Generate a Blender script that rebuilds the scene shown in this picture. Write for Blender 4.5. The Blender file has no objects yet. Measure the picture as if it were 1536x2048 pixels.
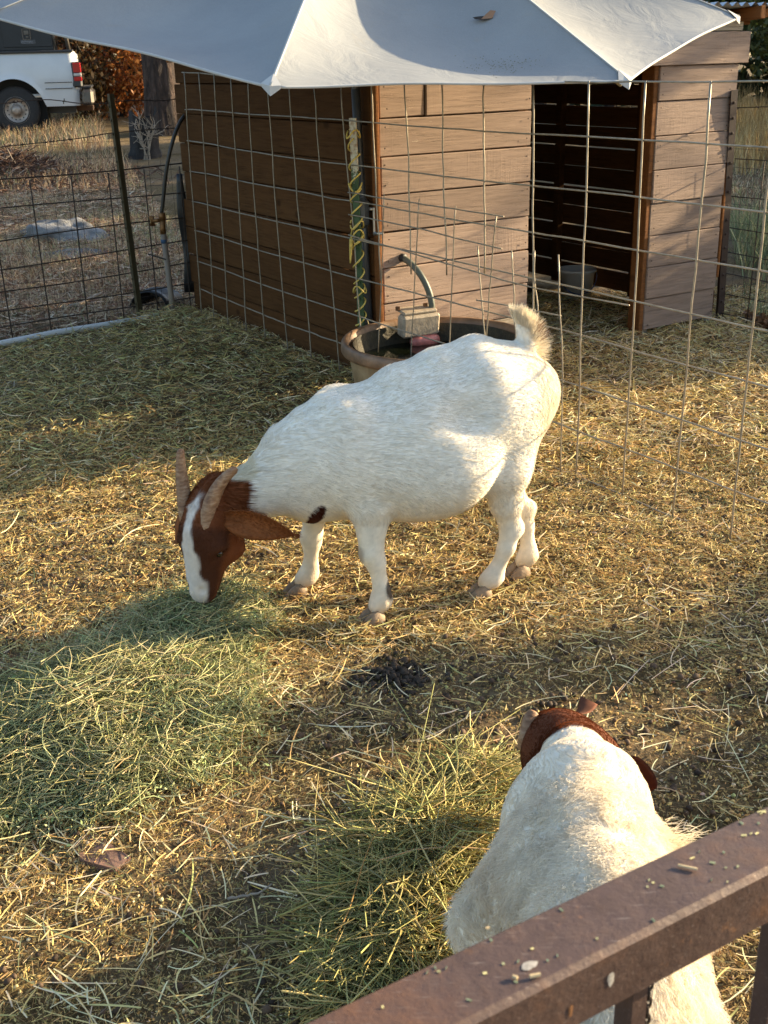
import bpy, bmesh, math, random
import numpy as np
from mathutils import Vector, Matrix, Quaternion

random.seed(7)
RNG = np.random.default_rng(11)
scene = bpy.context.scene
COL = scene.collection

# ------------------------------------------------------------------ camera, sky, sun, exposure
H = 1.6
PITCH, ROLL, FPX = math.radians(22.081), math.radians(-1.44876), 2230.54      # FPX: focal length in pixels of a 1536 x 2048 picture
_f = np.array([0, math.cos(PITCH), -math.sin(PITCH)])
_u = np.array([0, math.sin(PITCH), math.cos(PITCH)])
_x = np.array([1.0, 0, 0])
_r = math.cos(ROLL) * _x + math.sin(ROLL) * _u
_up = -math.sin(ROLL) * _x + math.cos(ROLL) * _u
cam_data = bpy.data.cameras.new('camera')
cam = bpy.data.objects.new('camera', cam_data)
COL.objects.link(cam)
cam.matrix_world = Matrix(((_r[0], _up[0], -_f[0], 0), (_r[1], _up[1], -_f[1], 0), (_r[2], _up[2], -_f[2], H), (0, 0, 0, 1)))
cam_data.sensor_fit = 'VERTICAL'
cam_data.sensor_height = 36.0
cam_data.sensor_width = 27.0
cam_data.lens = 36.0 * FPX / 2048.0
cam_data.clip_start = 0.05
cam_data.clip_end = 600.0
cam_data.dof.use_dof = True
cam_data.dof.focus_distance = 3.3
cam_data.dof.aperture_fstop = 18.0
scene.camera = cam

SUN_EL = math.radians(15.5)
SUN_H = (0.933, 0.36)
SUN_DIR = Vector((SUN_H[0] * math.cos(SUN_EL), SUN_H[1] * math.cos(SUN_EL), math.sin(SUN_EL))).normalized()
world = bpy.data.worlds.new('World')
scene.world = world
world.use_nodes = True
wn = world.node_tree.nodes
wl = world.node_tree.links
wn.clear()
sky = wn.new('ShaderNodeTexSky')
sky.sky_type = 'NISHITA'
sky.sun_disc = False
sky.sun_elevation = SUN_EL
sky.sun_rotation = math.atan2(SUN_H[0], SUN_H[1])
sky.air_density = 1.0
sky.dust_density = 1.5
sky.ozone_density = 1.0
bg = wn.new('ShaderNodeBackground')
bg.inputs['Strength'].default_value = 0.118
wo = wn.new('ShaderNodeOutputWorld')
wl.new(sky.outputs[0], bg.inputs['Color'])
wl.new(bg.outputs[0], wo.inputs['Surface'])

sun_data = bpy.data.lights.new('sun', 'SUN')
sun_data.energy = 5.0
sun_data.angle = math.radians(0.5)
sun_data.color = (1.0, 0.80, 0.50)
sun = bpy.data.objects.new('sun', sun_data)
COL.objects.link(sun)
sun.rotation_euler = SUN_DIR.to_track_quat('Z', 'Y').to_euler()
sun.location = (12, 5, 8)

vs = scene.view_settings
vs.view_transform = 'Standard'
vs.look = 'None'
vs.exposure = 1.74
vs.gamma = 1.0
vs.use_curve_mapping = False
scene.cycles.max_bounces = 6
scene.cycles.transparent_max_bounces = 8
scene.cycles.sample_clamp_indirect = 4.0


# ------------------------------------------------------------------ helpers
def ray(px, py):
    return _r * (px - 768) / FPX - _up * (py - 1024) / FPX + _f


def on_ground(px, py, z=0.0):
    d = ray(px, py)
    return np.array([0, 0, H]) + d * ((z - H) / d[2])


def at_depth(px, py, y):
    d = ray(px, py)
    return np.array([0, 0, H]) + d * (y / d[1])


def on_plane(px, py, p0, n):
    d = ray(px, py)
    c = np.array([0, 0, H])
    return c + d * (((np.asarray(p0) - c) @ n) / (d @ n))


_PR = [np.random.default_rng(s).random((64, 64, 64)).astype(np.float32) for s in (1, 2, 3, 4)]


def vnoise(P, seed=0):
    """smooth value noise in -1..1 at (N,3) points"""
    T = _PR[seed % 4]
    P = np.asarray(P, np.float64)
    i = np.floor(P).astype(np.int64)
    f = P - i
    f = f * f * (3 - 2 * f)
    o = 0
    for dx in (0, 1):
        wx = f[:, 0] if dx else 1 - f[:, 0]
        for dy in (0, 1):
            wy = f[:, 1] if dy else 1 - f[:, 1]
            for dz in (0, 1):
                wz = f[:, 2] if dz else 1 - f[:, 2]
                o = o + wx * wy * wz * T[(i[:, 0] + dx) & 63, (i[:, 1] + dy) & 63, (i[:, 2] + dz) & 63]
    return o * 2 - 1


def fbm(P, octaves=3, seed=0):
    o, a = 0, 1.0
    P = np.asarray(P, np.float64)
    for k in range(octaves):
        o = o + a * vnoise(P + 17.3 * k, seed + k)
        a *= 0.5
        P = P * 2.03
    return o


def noise2(x, y, s=1.0, octaves=3, seed=0):
    x = np.asarray(x, float)
    sh = x.shape
    P = np.stack([x.ravel() * s, np.asarray(y, float).ravel() * s, np.full(x.size, 5.5)], 1)
    return fbm(P, octaves, seed).reshape(sh)


def sstep(a, b, x):
    t = np.clip((np.asarray(x, float) - a) / (b - a), 0, 1)
    return t * t * (3 - 2 * t)


class MB:
    """collects shapes and links them as ONE mesh object"""

    def __init__(self):
        self.v, self.f, self.mi = [], [], []

    def add(self, V, F, mi=0):
        b = len(self.v)
        self.v.extend([tuple(map(float, p)) for p in V])
        self.f.extend([tuple(int(i) + b for i in q) for q in F])
        self.mi.extend([mi] * len(F))
        return self

    def box(self, c, size, rot=None, bevel=0.0, mi=0):
        hx, hy, hz = [s / 2 for s in size]
        R = np.eye(3) if rot is None else np.asarray(rot)
        b = min(bevel, hx * .9, hy * .9, hz * .9)
        if b <= 0:
            V = [(sx * hx, sy * hy, sz * hz) for sx in (-1, 1) for sy in (-1, 1) for sz in (-1, 1)]
            F = [(0, 1, 3, 2), (4, 6, 7, 5), (0, 4, 5, 1), (2, 3, 7, 6), (0, 2, 6, 4), (1, 5, 7, 3)]
        else:
            V, idx = [], {}
            for sx in (-1, 1):
                for sy in (-1, 1):
                    for sz in (-1, 1):
                        for ax in range(3):
                            p = [sx * (hx - b), sy * (hy - b), sz * (hz - b)]
                            p[ax] = (sx * hx, sy * hy, sz * hz)[ax]
                            idx[(sx, sy, sz, ax)] = len(V)
                            V.append(tuple(p))
            F = []
            for ax in range(3):
                o = [a for a in range(3) if a != ax]
                for s in (-1, 1):
                    q = []
                    for t in ((-1, -1), (1, -1), (1, 1), (-1, 1)):
                        k = [0, 0, 0]
                        k[ax], k[o[0]], k[o[1]] = s, t[0], t[1]
                        q.append(idx[(k[0], k[1], k[2], ax)])
                    F.append(q)
            for ax in range(3):
                o = [a for a in range(3) if a != ax]
                for s in (-1, 1):
                    for t in (-1, 1):
                        def g(e, a):
                            k = [0, 0, 0]
                            k[ax], k[o[0]], k[o[1]] = e, s, t
                            return idx[(k[0], k[1], k[2], a)]
                        F.append([g(-1, o[0]), g(1, o[0]), g(1, o[1]), g(-1, o[1])])
            for sx in (-1, 1):
                for sy in (-1, 1):
                    for sz in (-1, 1):
                        F.append([idx[(sx, sy, sz, a)] for a in range(3)])
            V = np.array(V)
            G = []
            for q in F:
                P = V[list(q)]
                n = np.cross(P[1] - P[0], P[2] - P[0])
                G.append(q if n @ P.mean(0) > 0 else q[::-1])
            F = G
        return self.add(np.array(V) @ R.T + np.asarray(c), F, mi)

    def tube(self, pts, r, n=6, cap=True, mi=0, flat=1.0, up=(0, 0, 1)):
        P = np.asarray(pts, float)
        m = len(P)
        r = np.full(m, r) if np.isscalar(r) else np.asarray(r)
        T = np.gradient(P, axis=0)
        T /= np.linalg.norm(T, axis=1)[:, None] + 1e-12
        up = np.asarray(up, float)
        if abs(T[0] @ up) > .95:
            up = np.array([1.0, 0.0, 0.0])
        a = np.cross(T[0], up)
        a /= np.linalg.norm(a)
        V = []
        for i in range(m):
            a = a - (a @ T[i]) * T[i]
            a /= np.linalg.norm(a) + 1e-12
            b = np.cross(T[i], a)
            for k in range(n):
                t = 2 * math.pi * k / n
                V.append(P[i] + r[i] * (math.cos(t) * a + flat * math.sin(t) * b))
        F = [(i * n + k, i * n + (k + 1) % n, (i + 1) * n + (k + 1) % n, (i + 1) * n + k) for i in range(m - 1) for k in range(n)]
        if cap:
            F.append(tuple(range(n))[::-1])
            F.append(tuple((m - 1) * n + k for k in range(n)))
        return self.add(V, F, mi)

    def lathe(self, prof, n=32, c=(0, 0, 0), axis=(0, 0, 1), mi=0, sx=1.0, sy=1.0, rot=0.0):
        ax = np.asarray(axis, float)
        ax /= np.linalg.norm(ax)
        a = np.cross(ax, (0, 1, 0) if abs(ax[1]) < .9 else (1, 0, 0))
        a /= np.linalg.norm(a)
        b = np.cross(ax, a)
        V = []
        for (r, z) in prof:
            for k in range(n):
                t = 2 * math.pi * k / n
                x, y = r * math.cos(t) * sx, r * math.sin(t) * sy
                x, y = x * math.cos(rot) - y * math.sin(rot), x * math.sin(rot) + y * math.cos(rot)
                V.append(np.asarray(c) + x * a + y * b + z * ax)
        F = [(i * n + k, i * n + (k + 1) % n, (i + 1) * n + (k + 1) % n, (i + 1) * n + k) for i in range(len(prof) - 1) for k in range(n)]
        return self.add(V, F, mi)

    def grid(self, G, mi=0, close_u=False):
        G = np.asarray(G, float)
        a, b = G.shape[:2]
        F = [(i * b + j, (i + 1) * b + j, (i + 1) * b + j + 1, i * b + j + 1) for i in range(a - 1) for j in range(b - 1)]
        return self.add(G.reshape(-1, 3), F, mi)

    def build(self, name, mats, parent=None, smooth=False, loc=None, rot=None):
        return mesh_obj(name, np.array(self.v), self.f, mats, parent, smooth, mi=self.mi, loc=loc, rot=rot)


def world_loc(o):
    p = Vector((0, 0, 0))
    while o is not None:
        p = p + o.location
        o = o.parent
    return np.array(p)


def link(o, parent=None):
    COL.objects.link(o)
    if parent is not None:
        o.parent = parent
    return o


def mesh_obj(name, V, F, mats, parent=None, smooth=False, mi=None, loc=None, rot=None, col=None):
    """V in world coordinates (parents never rotate), or in local coordinates when loc is given (loc in world)"""
    me = bpy.data.meshes.new(name)
    V = np.asarray(V, float)
    base = world_loc(parent) if parent is not None else np.zeros(3)
    if loc is None:
        org = base if parent is not None else V.mean(0) * np.array([1, 1, 0]) + np.array([0, 0, V[:, 2].min()])
        V = V - org
        oloc = np.zeros(3) if parent is not None else org
    else:
        oloc = np.asarray(loc) - base
    if isinstance(F, np.ndarray):
        k = F.shape[1]
        me.vertices.add(len(V))
        me.vertices.foreach_set('co', V.astype(np.float32).ravel())
        me.loops.add(F.size)
        me.loops.foreach_set('vertex_index', F.astype(np.int32).ravel())
        me.polygons.add(len(F))
        me.polygons.foreach_set('loop_start', np.arange(0, F.size, k, dtype=np.int32))
        me.update(calc_edges=True)
    else:
        me.from_pydata(V.tolist(), [], F)
    for m in (mats if isinstance(mats, (list, tuple)) else [mats]):
        me.materials.append(m)
    if mi is not None and len(set(mi)) > 1:
        me.polygons.foreach_set('material_index', np.array(mi, np.int32))
    if smooth:
        me.polygons.foreach_set('use_smooth', np.ones(len(me.polygons), bool))
    if col is not None:
        at = me.attributes.new('col', 'FLOAT_COLOR', 'POINT')
        c4 = np.ones((len(V), 4), np.float32)
        c4[:, :3] = col
        at.data.foreach_set('color', c4.ravel())
    me.validate()
    me.update()
    o = bpy.data.objects.new(name, me)
    o.location = oloc
    if rot is not None:
        o.rotation_euler = rot
    return link(o, parent)


def thing(name, label, cat, loc, group=None):
    o = bpy.data.objects.new(name, None)
    o.empty_display_size = 0.1
    o.location = loc
    COL.objects.link(o)
    return tag(o, label, cat, group)


def tag(o, label, cat, group=None):
    o['label'] = label
    o['category'] = cat
    if group:
        o['group'] = group
    return o


def kind(o, k):
    o['kind'] = k
    return o


def copy_tree(o, parent=None):
    c = o.copy()
    COL.objects.link(c)
    if parent is not None:
        c.parent = parent
    for ch in [x for x in COL.objects if x.parent == o]:
        copy_tree(ch, c)
    return c


def rodrigues(axis, a):
    return np.array(Matrix.Rotation(a, 3, Vector(axis)))


# ------------------------------------------------------------------ materials
class NT:
    def __init__(self, name):
        self.m = bpy.data.materials.new(name)
        self.m.use_nodes = True
        self.n = self.m.node_tree.nodes
        self.l = self.m.node_tree.links
        self.b = self.n['Principled BSDF']
        self.out = self.n['Material Output']

    def node(self, t, **kw):
        x = self.n.new(t)
        for k, v in kw.items():
            if k.startswith('i_'):
                x.inputs[k[2:].replace('_', ' ')].default_value = v
            else:
                setattr(x, k, v)
        return x

    def link(self, a, b):
        self.l.new(a, b)

    def coords(self, which='Object', scale=(1, 1, 1), rand=False):
        tc = self.node('ShaderNodeTexCoord')
        src = tc.outputs[which]
        if rand:
            oi = self.node('ShaderNodeObjectInfo')
            mu = self.node('ShaderNodeMath', operation='MULTIPLY')
            mu.inputs[1].default_value = 137.0
            self.link(oi.outputs['Random'], mu.inputs[0])
            ad = self.node('ShaderNodeVectorMath', operation='ADD')
            self.link(src, ad.inputs[0])
            self.link(mu.outputs[0], ad.inputs[1])
            src = ad.outputs[0]
        mp = self.node('ShaderNodeMapping')
        mp.inputs['Scale'].default_value = scale
        self.link(src, mp.inputs['Vector'])
        return mp.outputs[0]

    def noise(self, vec, scale, detail=4, rough=.55, dist=0.0):
        x = self.node('ShaderNodeTexNoise')
        x.inputs['Scale'].default_value = scale
        x.inputs['Detail'].default_value = detail
        x.inputs['Roughness'].default_value = rough
        x.inputs['Distortion'].default_value = dist
        if vec is not None:
            self.link(vec, x.inputs['Vector'])
        return x.outputs['Fac']

    def ramp(self, fac, stops):
        x = self.node('ShaderNodeValToRGB')
        e = x.color_ramp.elements
        while len(e) < len(stops):
            e.new(0.5)
        for k, (p, c) in enumerate(stops):
            e[k].position = p
            e[k].color = (c[0], c[1], c[2], 1) if not np.isscalar(c) else (c, c, c, 1)
        self.link(fac, x.inputs['Fac'])
        return x.outputs['Color']

    def mix(self, fac, a, b, mode='MIX'):
        x = self.node('ShaderNodeMix', data_type='RGBA', blend_type=mode)
        for s, val in ((0, fac), (6, a), (7, b)):
            if hasattr(val, 'is_output'):
                self.link(val, x.inputs[s])
            elif np.isscalar(val):
                x.inputs[s].default_value = val
            else:
                x.inputs[s].default_value = (*val, 1)
        return x.outputs[2]

    def math(self, op, a, b=0.0):
        x = self.node('ShaderNodeMath', operation=op)
        for k, val in enumerate((a, b)):
            if hasattr(val, 'is_output'):
                self.link(val, x.inputs[k])
            else:
                x.inputs[k].default_value = val
        return x.outputs[0]

    def bump(self, h, strength=.3, dist=.01, normal=None):
        x = self.node('ShaderNodeBump')
        x.inputs['Strength'].default_value = strength
        x.inputs['Distance'].default_value = dist
        self.link(h, x.inputs['Height'])
        if normal is not None:
            self.link(normal, x.inputs['Normal'])
        return x.outputs[0]

    def set(self, color=None, rough=None, metal=None, normal=None, spec=None):
        for nm, v in (('Base Color', color), ('Roughness', rough), ('Metallic', metal), ('Normal', normal), ('Specular IOR Level', spec)):
            if v is None:
                continue
            if hasattr(v, 'is_output'):
                self.link(v, self.b.inputs[nm])
            elif nm == 'Base Color':
                self.b.inputs[nm].default_value = (*v, 1)
            else:
                self.b.inputs[nm].default_value = v
        return self.m


def simple(name, c, rough=.6, metal=0.0, var=.25, scale=6, bump=0.0, bscale=60, spec=None):
    t = NT(name)
    v = t.coords()
    f = t.noise(v, scale, 5, .6)
    lo = tuple(x * (1 - var) for x in c)
    hi = tuple(min(1, x * (1 + var)) for x in c)
    nrm = t.bump(t.noise(v, bscale, 4), .5, bump) if bump else None
    return t.set(t.ramp(f, [(.3, lo), (.7, hi)]), rough, metal, nrm, spec)


def wood_paint(name, base, dark, worn, wear=.62, bump=.004, saw=True, spec=.2):
    """painted rough-sawn board: grain along local x, fine saw kerfs across, paint worn through in places"""
    t = NT(name)
    v = t.coords('Object', (1.5, 22, 22), rand=True)
    g = t.noise(v, 3.2, 6, .62, .35)
    v2 = t.coords('Object', (1, 1, 1), rand=True)
    m = t.noise(v2, 5.0, 5, .6)
    c = t.ramp(g, [(.25, dark), (.5, base), (.8, tuple(min(1, x * 1.22) for x in base))])
    oi = t.node('ShaderNodeObjectInfo')
    tone = t.ramp(oi.outputs['Random'], [(0, .78), (1, 1.18)])
    c = t.mix(1.0, c, tone, 'MULTIPLY')
    wv = t.coords('Object', (3, 9, 14), rand=True)
    w = t.noise(wv, 2.6, 8, .68)
    wf = t.ramp(w, [(wear, 0.0), (wear + .05, 1.0)])
    c = t.mix(wf, c, worn)
    kv = t.coords('Object', (2, 2, 3), rand=True)
    vo = t.node('ShaderNodeTexVoronoi')
    vo.inputs['Scale'].default_value = 1.3
    t.link(kv, vo.inputs['Vector'])
    kf = t.ramp(vo.outputs['Distance'], [(.06, 1.0), (.11, 0.0)])
    c = t.mix(t.math('MULTIPLY', kf, .7), c, tuple(x * .35 for x in base))
    ln = t.noise(t.coords('Object', (.7, 30, 30), rand=True), 2.3, 3, .5, .5)
    lf_ = t.math('MULTIPLY', t.ramp(ln, [(.470, 0.0), (.492, 1.0), (.514, 0.0)]), t.ramp(m, [(.42, 0.0), (.6, .6)]))
    c = t.mix(lf_, c, tuple(x * .42 for x in base))
    h = t.math('SUBTRACT', t.math('ADD', g, t.math('MULTIPLY', m, .4)), t.math('MULTIPLY', lf_, .8))
    if saw:
        sv = t.coords('Object', (160, 8, 5), rand=True)
        s = t.noise(sv, 1.0, 2, .5, .2)
        sv2 = t.coords('Object', (4, 8, 230), rand=True)
        s2 = t.noise(sv2, 1.0, 2, .5, .1)
        h = t.math('ADD', h, t.math('MULTIPLY', t.math('ADD', s, t.math('MULTIPLY', s2, .35)), t.math('MULTIPLY', t.ramp(t.noise(v2, 1.3, 2), [(.42, 0.0), (.62, .6)]), 1.0)))
    h = t.math('SUBTRACT', h, t.math('MULTIPLY', wf, .4))
    return t.set(c, .85, 0, t.bump(h, .85, bump), spec)


def attr_mat(name, rough=.7, trans=.0, spec=.2, var=0.0):
    """colour from the mesh's own 'col' attribute, with some light let through thin blades"""
    t = NT(name)
    a = t.node('ShaderNodeAttribute', attribute_name='col')
    c = a.outputs['Color']
    t.set(c, rough, 0, None, spec)
    if trans > 0:
        tr = t.node('ShaderNodeBsdfTranslucent')
        t.link(c, tr.inputs['Color'])
        mx = t.node('ShaderNodeMixShader')
        mx.inputs[0].default_value = trans
        t.link(t.b.outputs[0], mx.inputs[1])
        t.link(tr.outputs[0], mx.inputs[2])
        t.link(mx.outputs[0], t.out.inputs['Surface'])
    return t.m


M = {}
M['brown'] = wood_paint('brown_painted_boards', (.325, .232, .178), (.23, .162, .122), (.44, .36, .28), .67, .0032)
M['brown_shaded'] = wood_paint('shaded_brown_painted_boards', (.088, .040, .015), (.058, .025, .009), (.26, .15, .08), .71, spec=.06)  # same paint as the front boards, with the walls' shade put into the colour
M['raw_wood'] = wood_paint('bare_weathered_wood', (.36, .29, .21), (.20, .15, .10), (.45, .39, .31), .6, .004, False)
M['grey_wood'] = wood_paint('grey_weathered_wood', (.27, .25, .225), (.12, .11, .10), (.4, .38, .35), .6, .005, False)
M['trim_wood'] = wood_paint('stained_trim_wood', (.22, .085, .025), (.12, .045, .014), (.3, .17, .08), .7, .002, False)
M['galv'] = simple('galvanised_wire', (.30, .255, .19), .5, .5, .25, 30)
M['rust_wire'] = simple('rusty_wire', (.055, .038, .028), .75, .3, .35, 25)
M['straw'] = attr_mat('dry_straw', .65, .12, .25)
M['hay'] = attr_mat('green_hay', .6, .15, .25)
M['leaf'] = attr_mat('tree_leaves', .5, .3, .3)
M['grass'] = attr_mat('dry_grass', .7, .2, .15)
# ------------------------------------------------------------------ terrain
AZ = math.radians(31.813)
S0 = np.array([.012, 5.75, 0.0])                    # the shed's front left corner
U = np.array([math.cos(AZ), math.sin(AZ), 0.0])     # along its front wall
V = np.array([-math.sin(AZ), math.cos(AZ), 0.0])    # along its left wall, away from us
Z = np.array([0, 0, 1.0])
ROT = AZ


def S(u, v, z=0.0):
    return S0 + U * u + V * v + Z * z


PILES = [(-.68, 2.52, .33, .40, .085, .0), (-.55, 2.98, .20, .26, .06, .0), (-.98, 2.35, .36, .32, .06, .0),
         (.06, 1.86, .15, .31, .070, -.33), (.20, 2.18, .10, .07, .04, 0)]


def pile_height(x, y):
    h = np.zeros_like(np.asarray(x, float))
    for (cx, cy, rx, ry, hh, an) in PILES:
        dx, dy = x - cx, y - cy
        a, b = dx * math.cos(an) + dy * math.sin(an), -dx * math.sin(an) + dy * math.cos(an)
        h = np.maximum(h, hh * np.exp(-1.3 * ((a / rx) ** 2 + (b / ry) ** 2) ** 1.25))
    return h


def terrain(x, y):
    x = np.asarray(x, float)
    y = np.asarray(y, float)
    left = sstep(3.0, -2.0, x - .12 * (y - 8))
    z = .043 * np.maximum(y - 9.0, 0) * left * sstep(60, 25, y)
    z = z + .43 * left * sstep(22, 60, y) * 1.2
    pen = sstep(9.5, 8.0, y) * sstep(-4.5, -3.5, x) * sstep(5.0, 4.0, x) * sstep(-.5, .6, y)
    b = noise2(x, y, 2.3, 3, 0) * .016 + noise2(x, y, 9.0, 3, 1) * .012 + noise2(x, y, 27, 2, 2) * .006
    z = z + pen * b
    z = z + (1 - pen) * (noise2(x, y, .9, 3, 1) * .03 + noise2(x, y, .12, 2, 2) * .15 * sstep(14, 40, np.hypot(x, y)))
    # heap of old bedding against the shed wall
    d = np.stack([x - S0[0], y - S0[1]], -1)
    uu, vv = d @ U[:2], d @ V[:2]
    z = z + .05 * np.exp(-((uu + .35) / .35) ** 2) * sstep(-.3, .3, vv) * sstep(2.6, 2.0, vv)
    return z


def ground_z(x, y):
    return terrain(x, y) + pile_height(x, y)


def axis_steps(lo, hi, fine, far_lo, far_hi, n):
    a = np.arange(lo, hi, fine)
    t = np.linspace(0, 1, n)[1:]
    left = lo - (lo - far_lo) * t ** 2.6
    right = a[-1] + (far_hi - a[-1]) * t ** 2.6
    return np.concatenate([left[::-1], a, right])


gx = axis_steps(-2.9, 2.9, .028, -260, 260, 34)
gy = axis_steps(1.0, 8.2, .030, -60, 420, 34)
GX, GY = np.meshgrid(gx, gy, indexing='ij')
GZ = ground_z(GX, GY)
ni, nj = GX.shape
ii, jj = np.meshgrid(np.arange(ni - 1), np.arange(nj - 1), indexing='ij')
q0 = (ii * nj + jj).ravel()
GF = np.stack([q0, q0 + nj, q0 + nj + 1, q0 + 1], 1)


def ground_material():
    t = NT('trampled_dirt')
    v = t.coords('Object')
    n1 = t.noise(v, 1.6, 5, .6)
    n2 = t.noise(v, 55, 6, .7)
    n3 = t.noise(v, 240, 3, .6)
    dirt = t.ramp(n2, [(.25, (.075, .052, .031)), (.5, (.17, .122, .072)), (.75, (.31, .235, .14))])
    chaff = t.ramp(n2, [(.25, (.045, .030, .014)), (.5, (.115, .080, .036)), (.75, (.25, .185, .085))])
    c = t.mix(t.ramp(n1, [(.38, 0.0), (.6, 1.0)]), dirt, chaff)
    c = t.mix(1.0, c, t.ramp(n3, [(.3, .72), (.7, 1.25)]), 'MULTIPLY')
    h = t.math('ADD', n2, t.math('MULTIPLY', n3, .45))
    return t.set(c, .95, 0, t.bump(h, 1.0, .012), .1)


M['dirt'] = ground_material()
ground = mesh_obj('ground', np.stack([GX.ravel(), GY.ravel(), GZ.ravel()], 1), GF, M['dirt'], smooth=True, loc=(0, 0, 0))
kind(ground, 'structure')


def gz(x, y):
    return float(ground_z(np.array([x]), np.array([y]))[0])


# ------------------------------------------------------------------ shed
shed = thing('goat_shed', 'brown painted board shed with an open doorway behind the wire panel', 'shed', S(0, 0))


def board(parent, c, length, height, thick, dirn='u', mat='brown', bevel=.004, jitter=.004, name='plank', tilt=None):
    """one board, its length along u or v; local x runs along the grain"""
    a = ROT if dirn == 'u' else ROT + math.pi / 2
    b = MB().box((0, 0, 0), (length, thick, height), bevel=bevel)
    tl = random.uniform(-1, 1) * jitter / max(length, .3) if tilt is None else tilt
    return b.build(name, M[mat], parent, loc=c, rot=(random.uniform(-.012, .012), tl, a))


def post(parent, c, size, mat='trim_wood', name='post'):
    return MB().box((0, 0, 0), size, bevel=.004).build(name, M[mat], parent, loc=c, rot=(0, 0, ROT))


rows = [.025, .25, .43, .61, .79, .972, 1.154, 1.334, 1.53]
for k in range(8):
    z0, z1 = rows[k], rows[k + 1]
    g = .004
    hgt = z1 - z0 - g - .002
    zc = (z0 + z1) / 2
    y = -.011 - .004 * (k % 3)
    if k == 7:
        board(shed, S(.135, -.011, zc), .262, hgt, .022)
        board(shed, S(.27 + .34, -.016, zc), .668, hgt, .022)
    else:
        mat = 'raw_wood' if k == 0 else 'brown'
        board(shed, S(.475, y, zc), .95 + random.uniform(-.004, .004), hgt, .022, 'u', mat)
for k in range(8):
    z0, z1 = .03 + .1875 * k, .03 + .1875 * (k + 1)
    L = .635 if k >= 6 else (.615 if k == 5 else .60)
    board(shed, S(1.865 + L / 2, -.012 - .004 * ((k * 2) % 3), (z0 + z1) / 2), L, .1835, .022)
board(shed, S(1.28, -.036, 1.617), 2.56, .172, .026, name='fascia_board', tilt=0.0)
board(shed, S(1.27, -.002, 1.752), 2.50, .09, .04, 'u', 'raw_wood', name='top_plate', tilt=0.0)
board(shed, S(1.30, .06, 1.775), 2.70, .07, .035, 'u', 'trim_wood', name='header_board', tilt=0.0)
# left wall boards, the last ones a little short so their ends show
lr = [.0, .20, .392, .575, .757, .94, 1.1225, 1.305, 1.4875, 1.615]
for k in range(9):
    z0, z1 = lr[k], lr[k + 1]
    L = 2.42 + random.uniform(-.015, .02)
    board(shed, S(-.012 - .004 * ((k * 5) % 4), L / 2 - .0 + .008, (z0 + z1) / 2), L, z1 - z0 - .005, .024, 'v', 'brown_shaded', jitter=.01)
board(shed, S(-.010, .8, 1.69), 1.6, .14, .022, 'v', 'brown_shaded', name='gable_board', tilt=.05)
# right wall, with daylight between its boards, and back wall
z = .06
k = 0
while z < 1.7:
    hgt = .128
    board(shed, S(2.512, 1.22, z + hgt / 2), 2.40, hgt, .02, 'v', 'brown_shaded', jitter=.006)
    gap = (.012, .003, .010, .004)[k % 4]
    z += hgt + gap
    k += 1
for k in range(9):
    board(shed, S(1.26, 2.432, .02 + .19 * k + .095), 2.50, .186, .022, 'u', 'brown_shaded')
# framing
post(shed, S(.045, .05, .80), (.085, .09, 1.58), 'trim_wood', 'corner_post')
post(shed, S(-.024, -.022, .90), (.02, .05, 1.42), 'trim_wood', 'corner_trim')
post(shed, S(.915, .05, .80), (.07, .09, 1.60), 'brown_shaded', 'door_post')
post(shed, S(1.848, .03, .83), (.035, .10, 1.66), 'trim_wood', 'door_post')
post(shed, S(2.462, .05, .90), (.07, .09, 1.80), 'grey_wood', 'corner_post')
post(shed, S(2.49, -.012, .93), (.02, .02, 1.3), 'trim_wood', 'corner_trim')
post(shed, S(.04, 2.36, .80), (.08, .08, 1.60), 'trim_wood', 'corner_post')
post(shed, S(2.44, 2.36, .80), (.08, .08, 1.60), 'trim_wood', 'corner_post')
post(shed, S(1.90, .035, .02), (.06, .06, .09), 'raw_wood', 'footing_block')
for vv in (.7, 1.5):
    board(shed, S(2.47, vv, .85), .06, 1.6, .05, 'v', 'brown_shaded', name='wall_stud')
# rafters and corrugated roof, falling to the back
SL = -.055
for uu in (.0, .62, 1.25, 1.88, 2.50):
    board(shed, S(uu, 1.2, 1.77 + SL * 1.2 + .02), 2.75, .07, .04, 'v', 'trim_wood', name='rafter', tilt=math.atan(-SL))
us = np.arange(-.16, 2.95, .0095)
vsr = np.linspace(-.14, 2.65, 4)
t = NT('corrugated_roof_metal')
vv_ = t.coords()
M['roof'] = t.set(t.ramp(t.noise(vv_, 3, 5, .6), [(.3, (.42, .45, .48)), (.7, (.62, .65, .68))]), .45, .7)
G = np.array([[S(a, b, 1.835 + SL * b + .011 * math.sin(a / .0765 * 2 * math.pi)) for b in vsr] for a in us])
G2 = G - np.array([0, 0, .0015])
r = MB().grid(G).grid(G2[::-1])
r.build('roof', M['roof'], shed, smooth=True)
board(shed, S(2.72, -.06, 1.80), .40, .05, .035, 'u', 'trim_wood', name='roof_outrigger')

nails = MB()
for k in range(8):
    for (u0, z0, dz) in ((.03, rows[k], rows[k + 1] - rows[k]), (.92, rows[k], rows[k + 1] - rows[k]), (1.89, .03 + .1875 * k, .1875), (2.44, .03 + .1875 * k, .1875)):
        for f in (.22, .78):
            c_ = S(u0 + RNG.normal(0, .006), -.0262 - .004, z0 + dz * f + RNG.normal(0, .006))
            nails.lathe([(.0045, 0), (.004, .0015), (0, .002)], 6, c_, -V)
kind(nails.build('nail_heads', simple('rusted_nail', (.06, .035, .025), .6, .4), shed), 'stuff')

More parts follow.
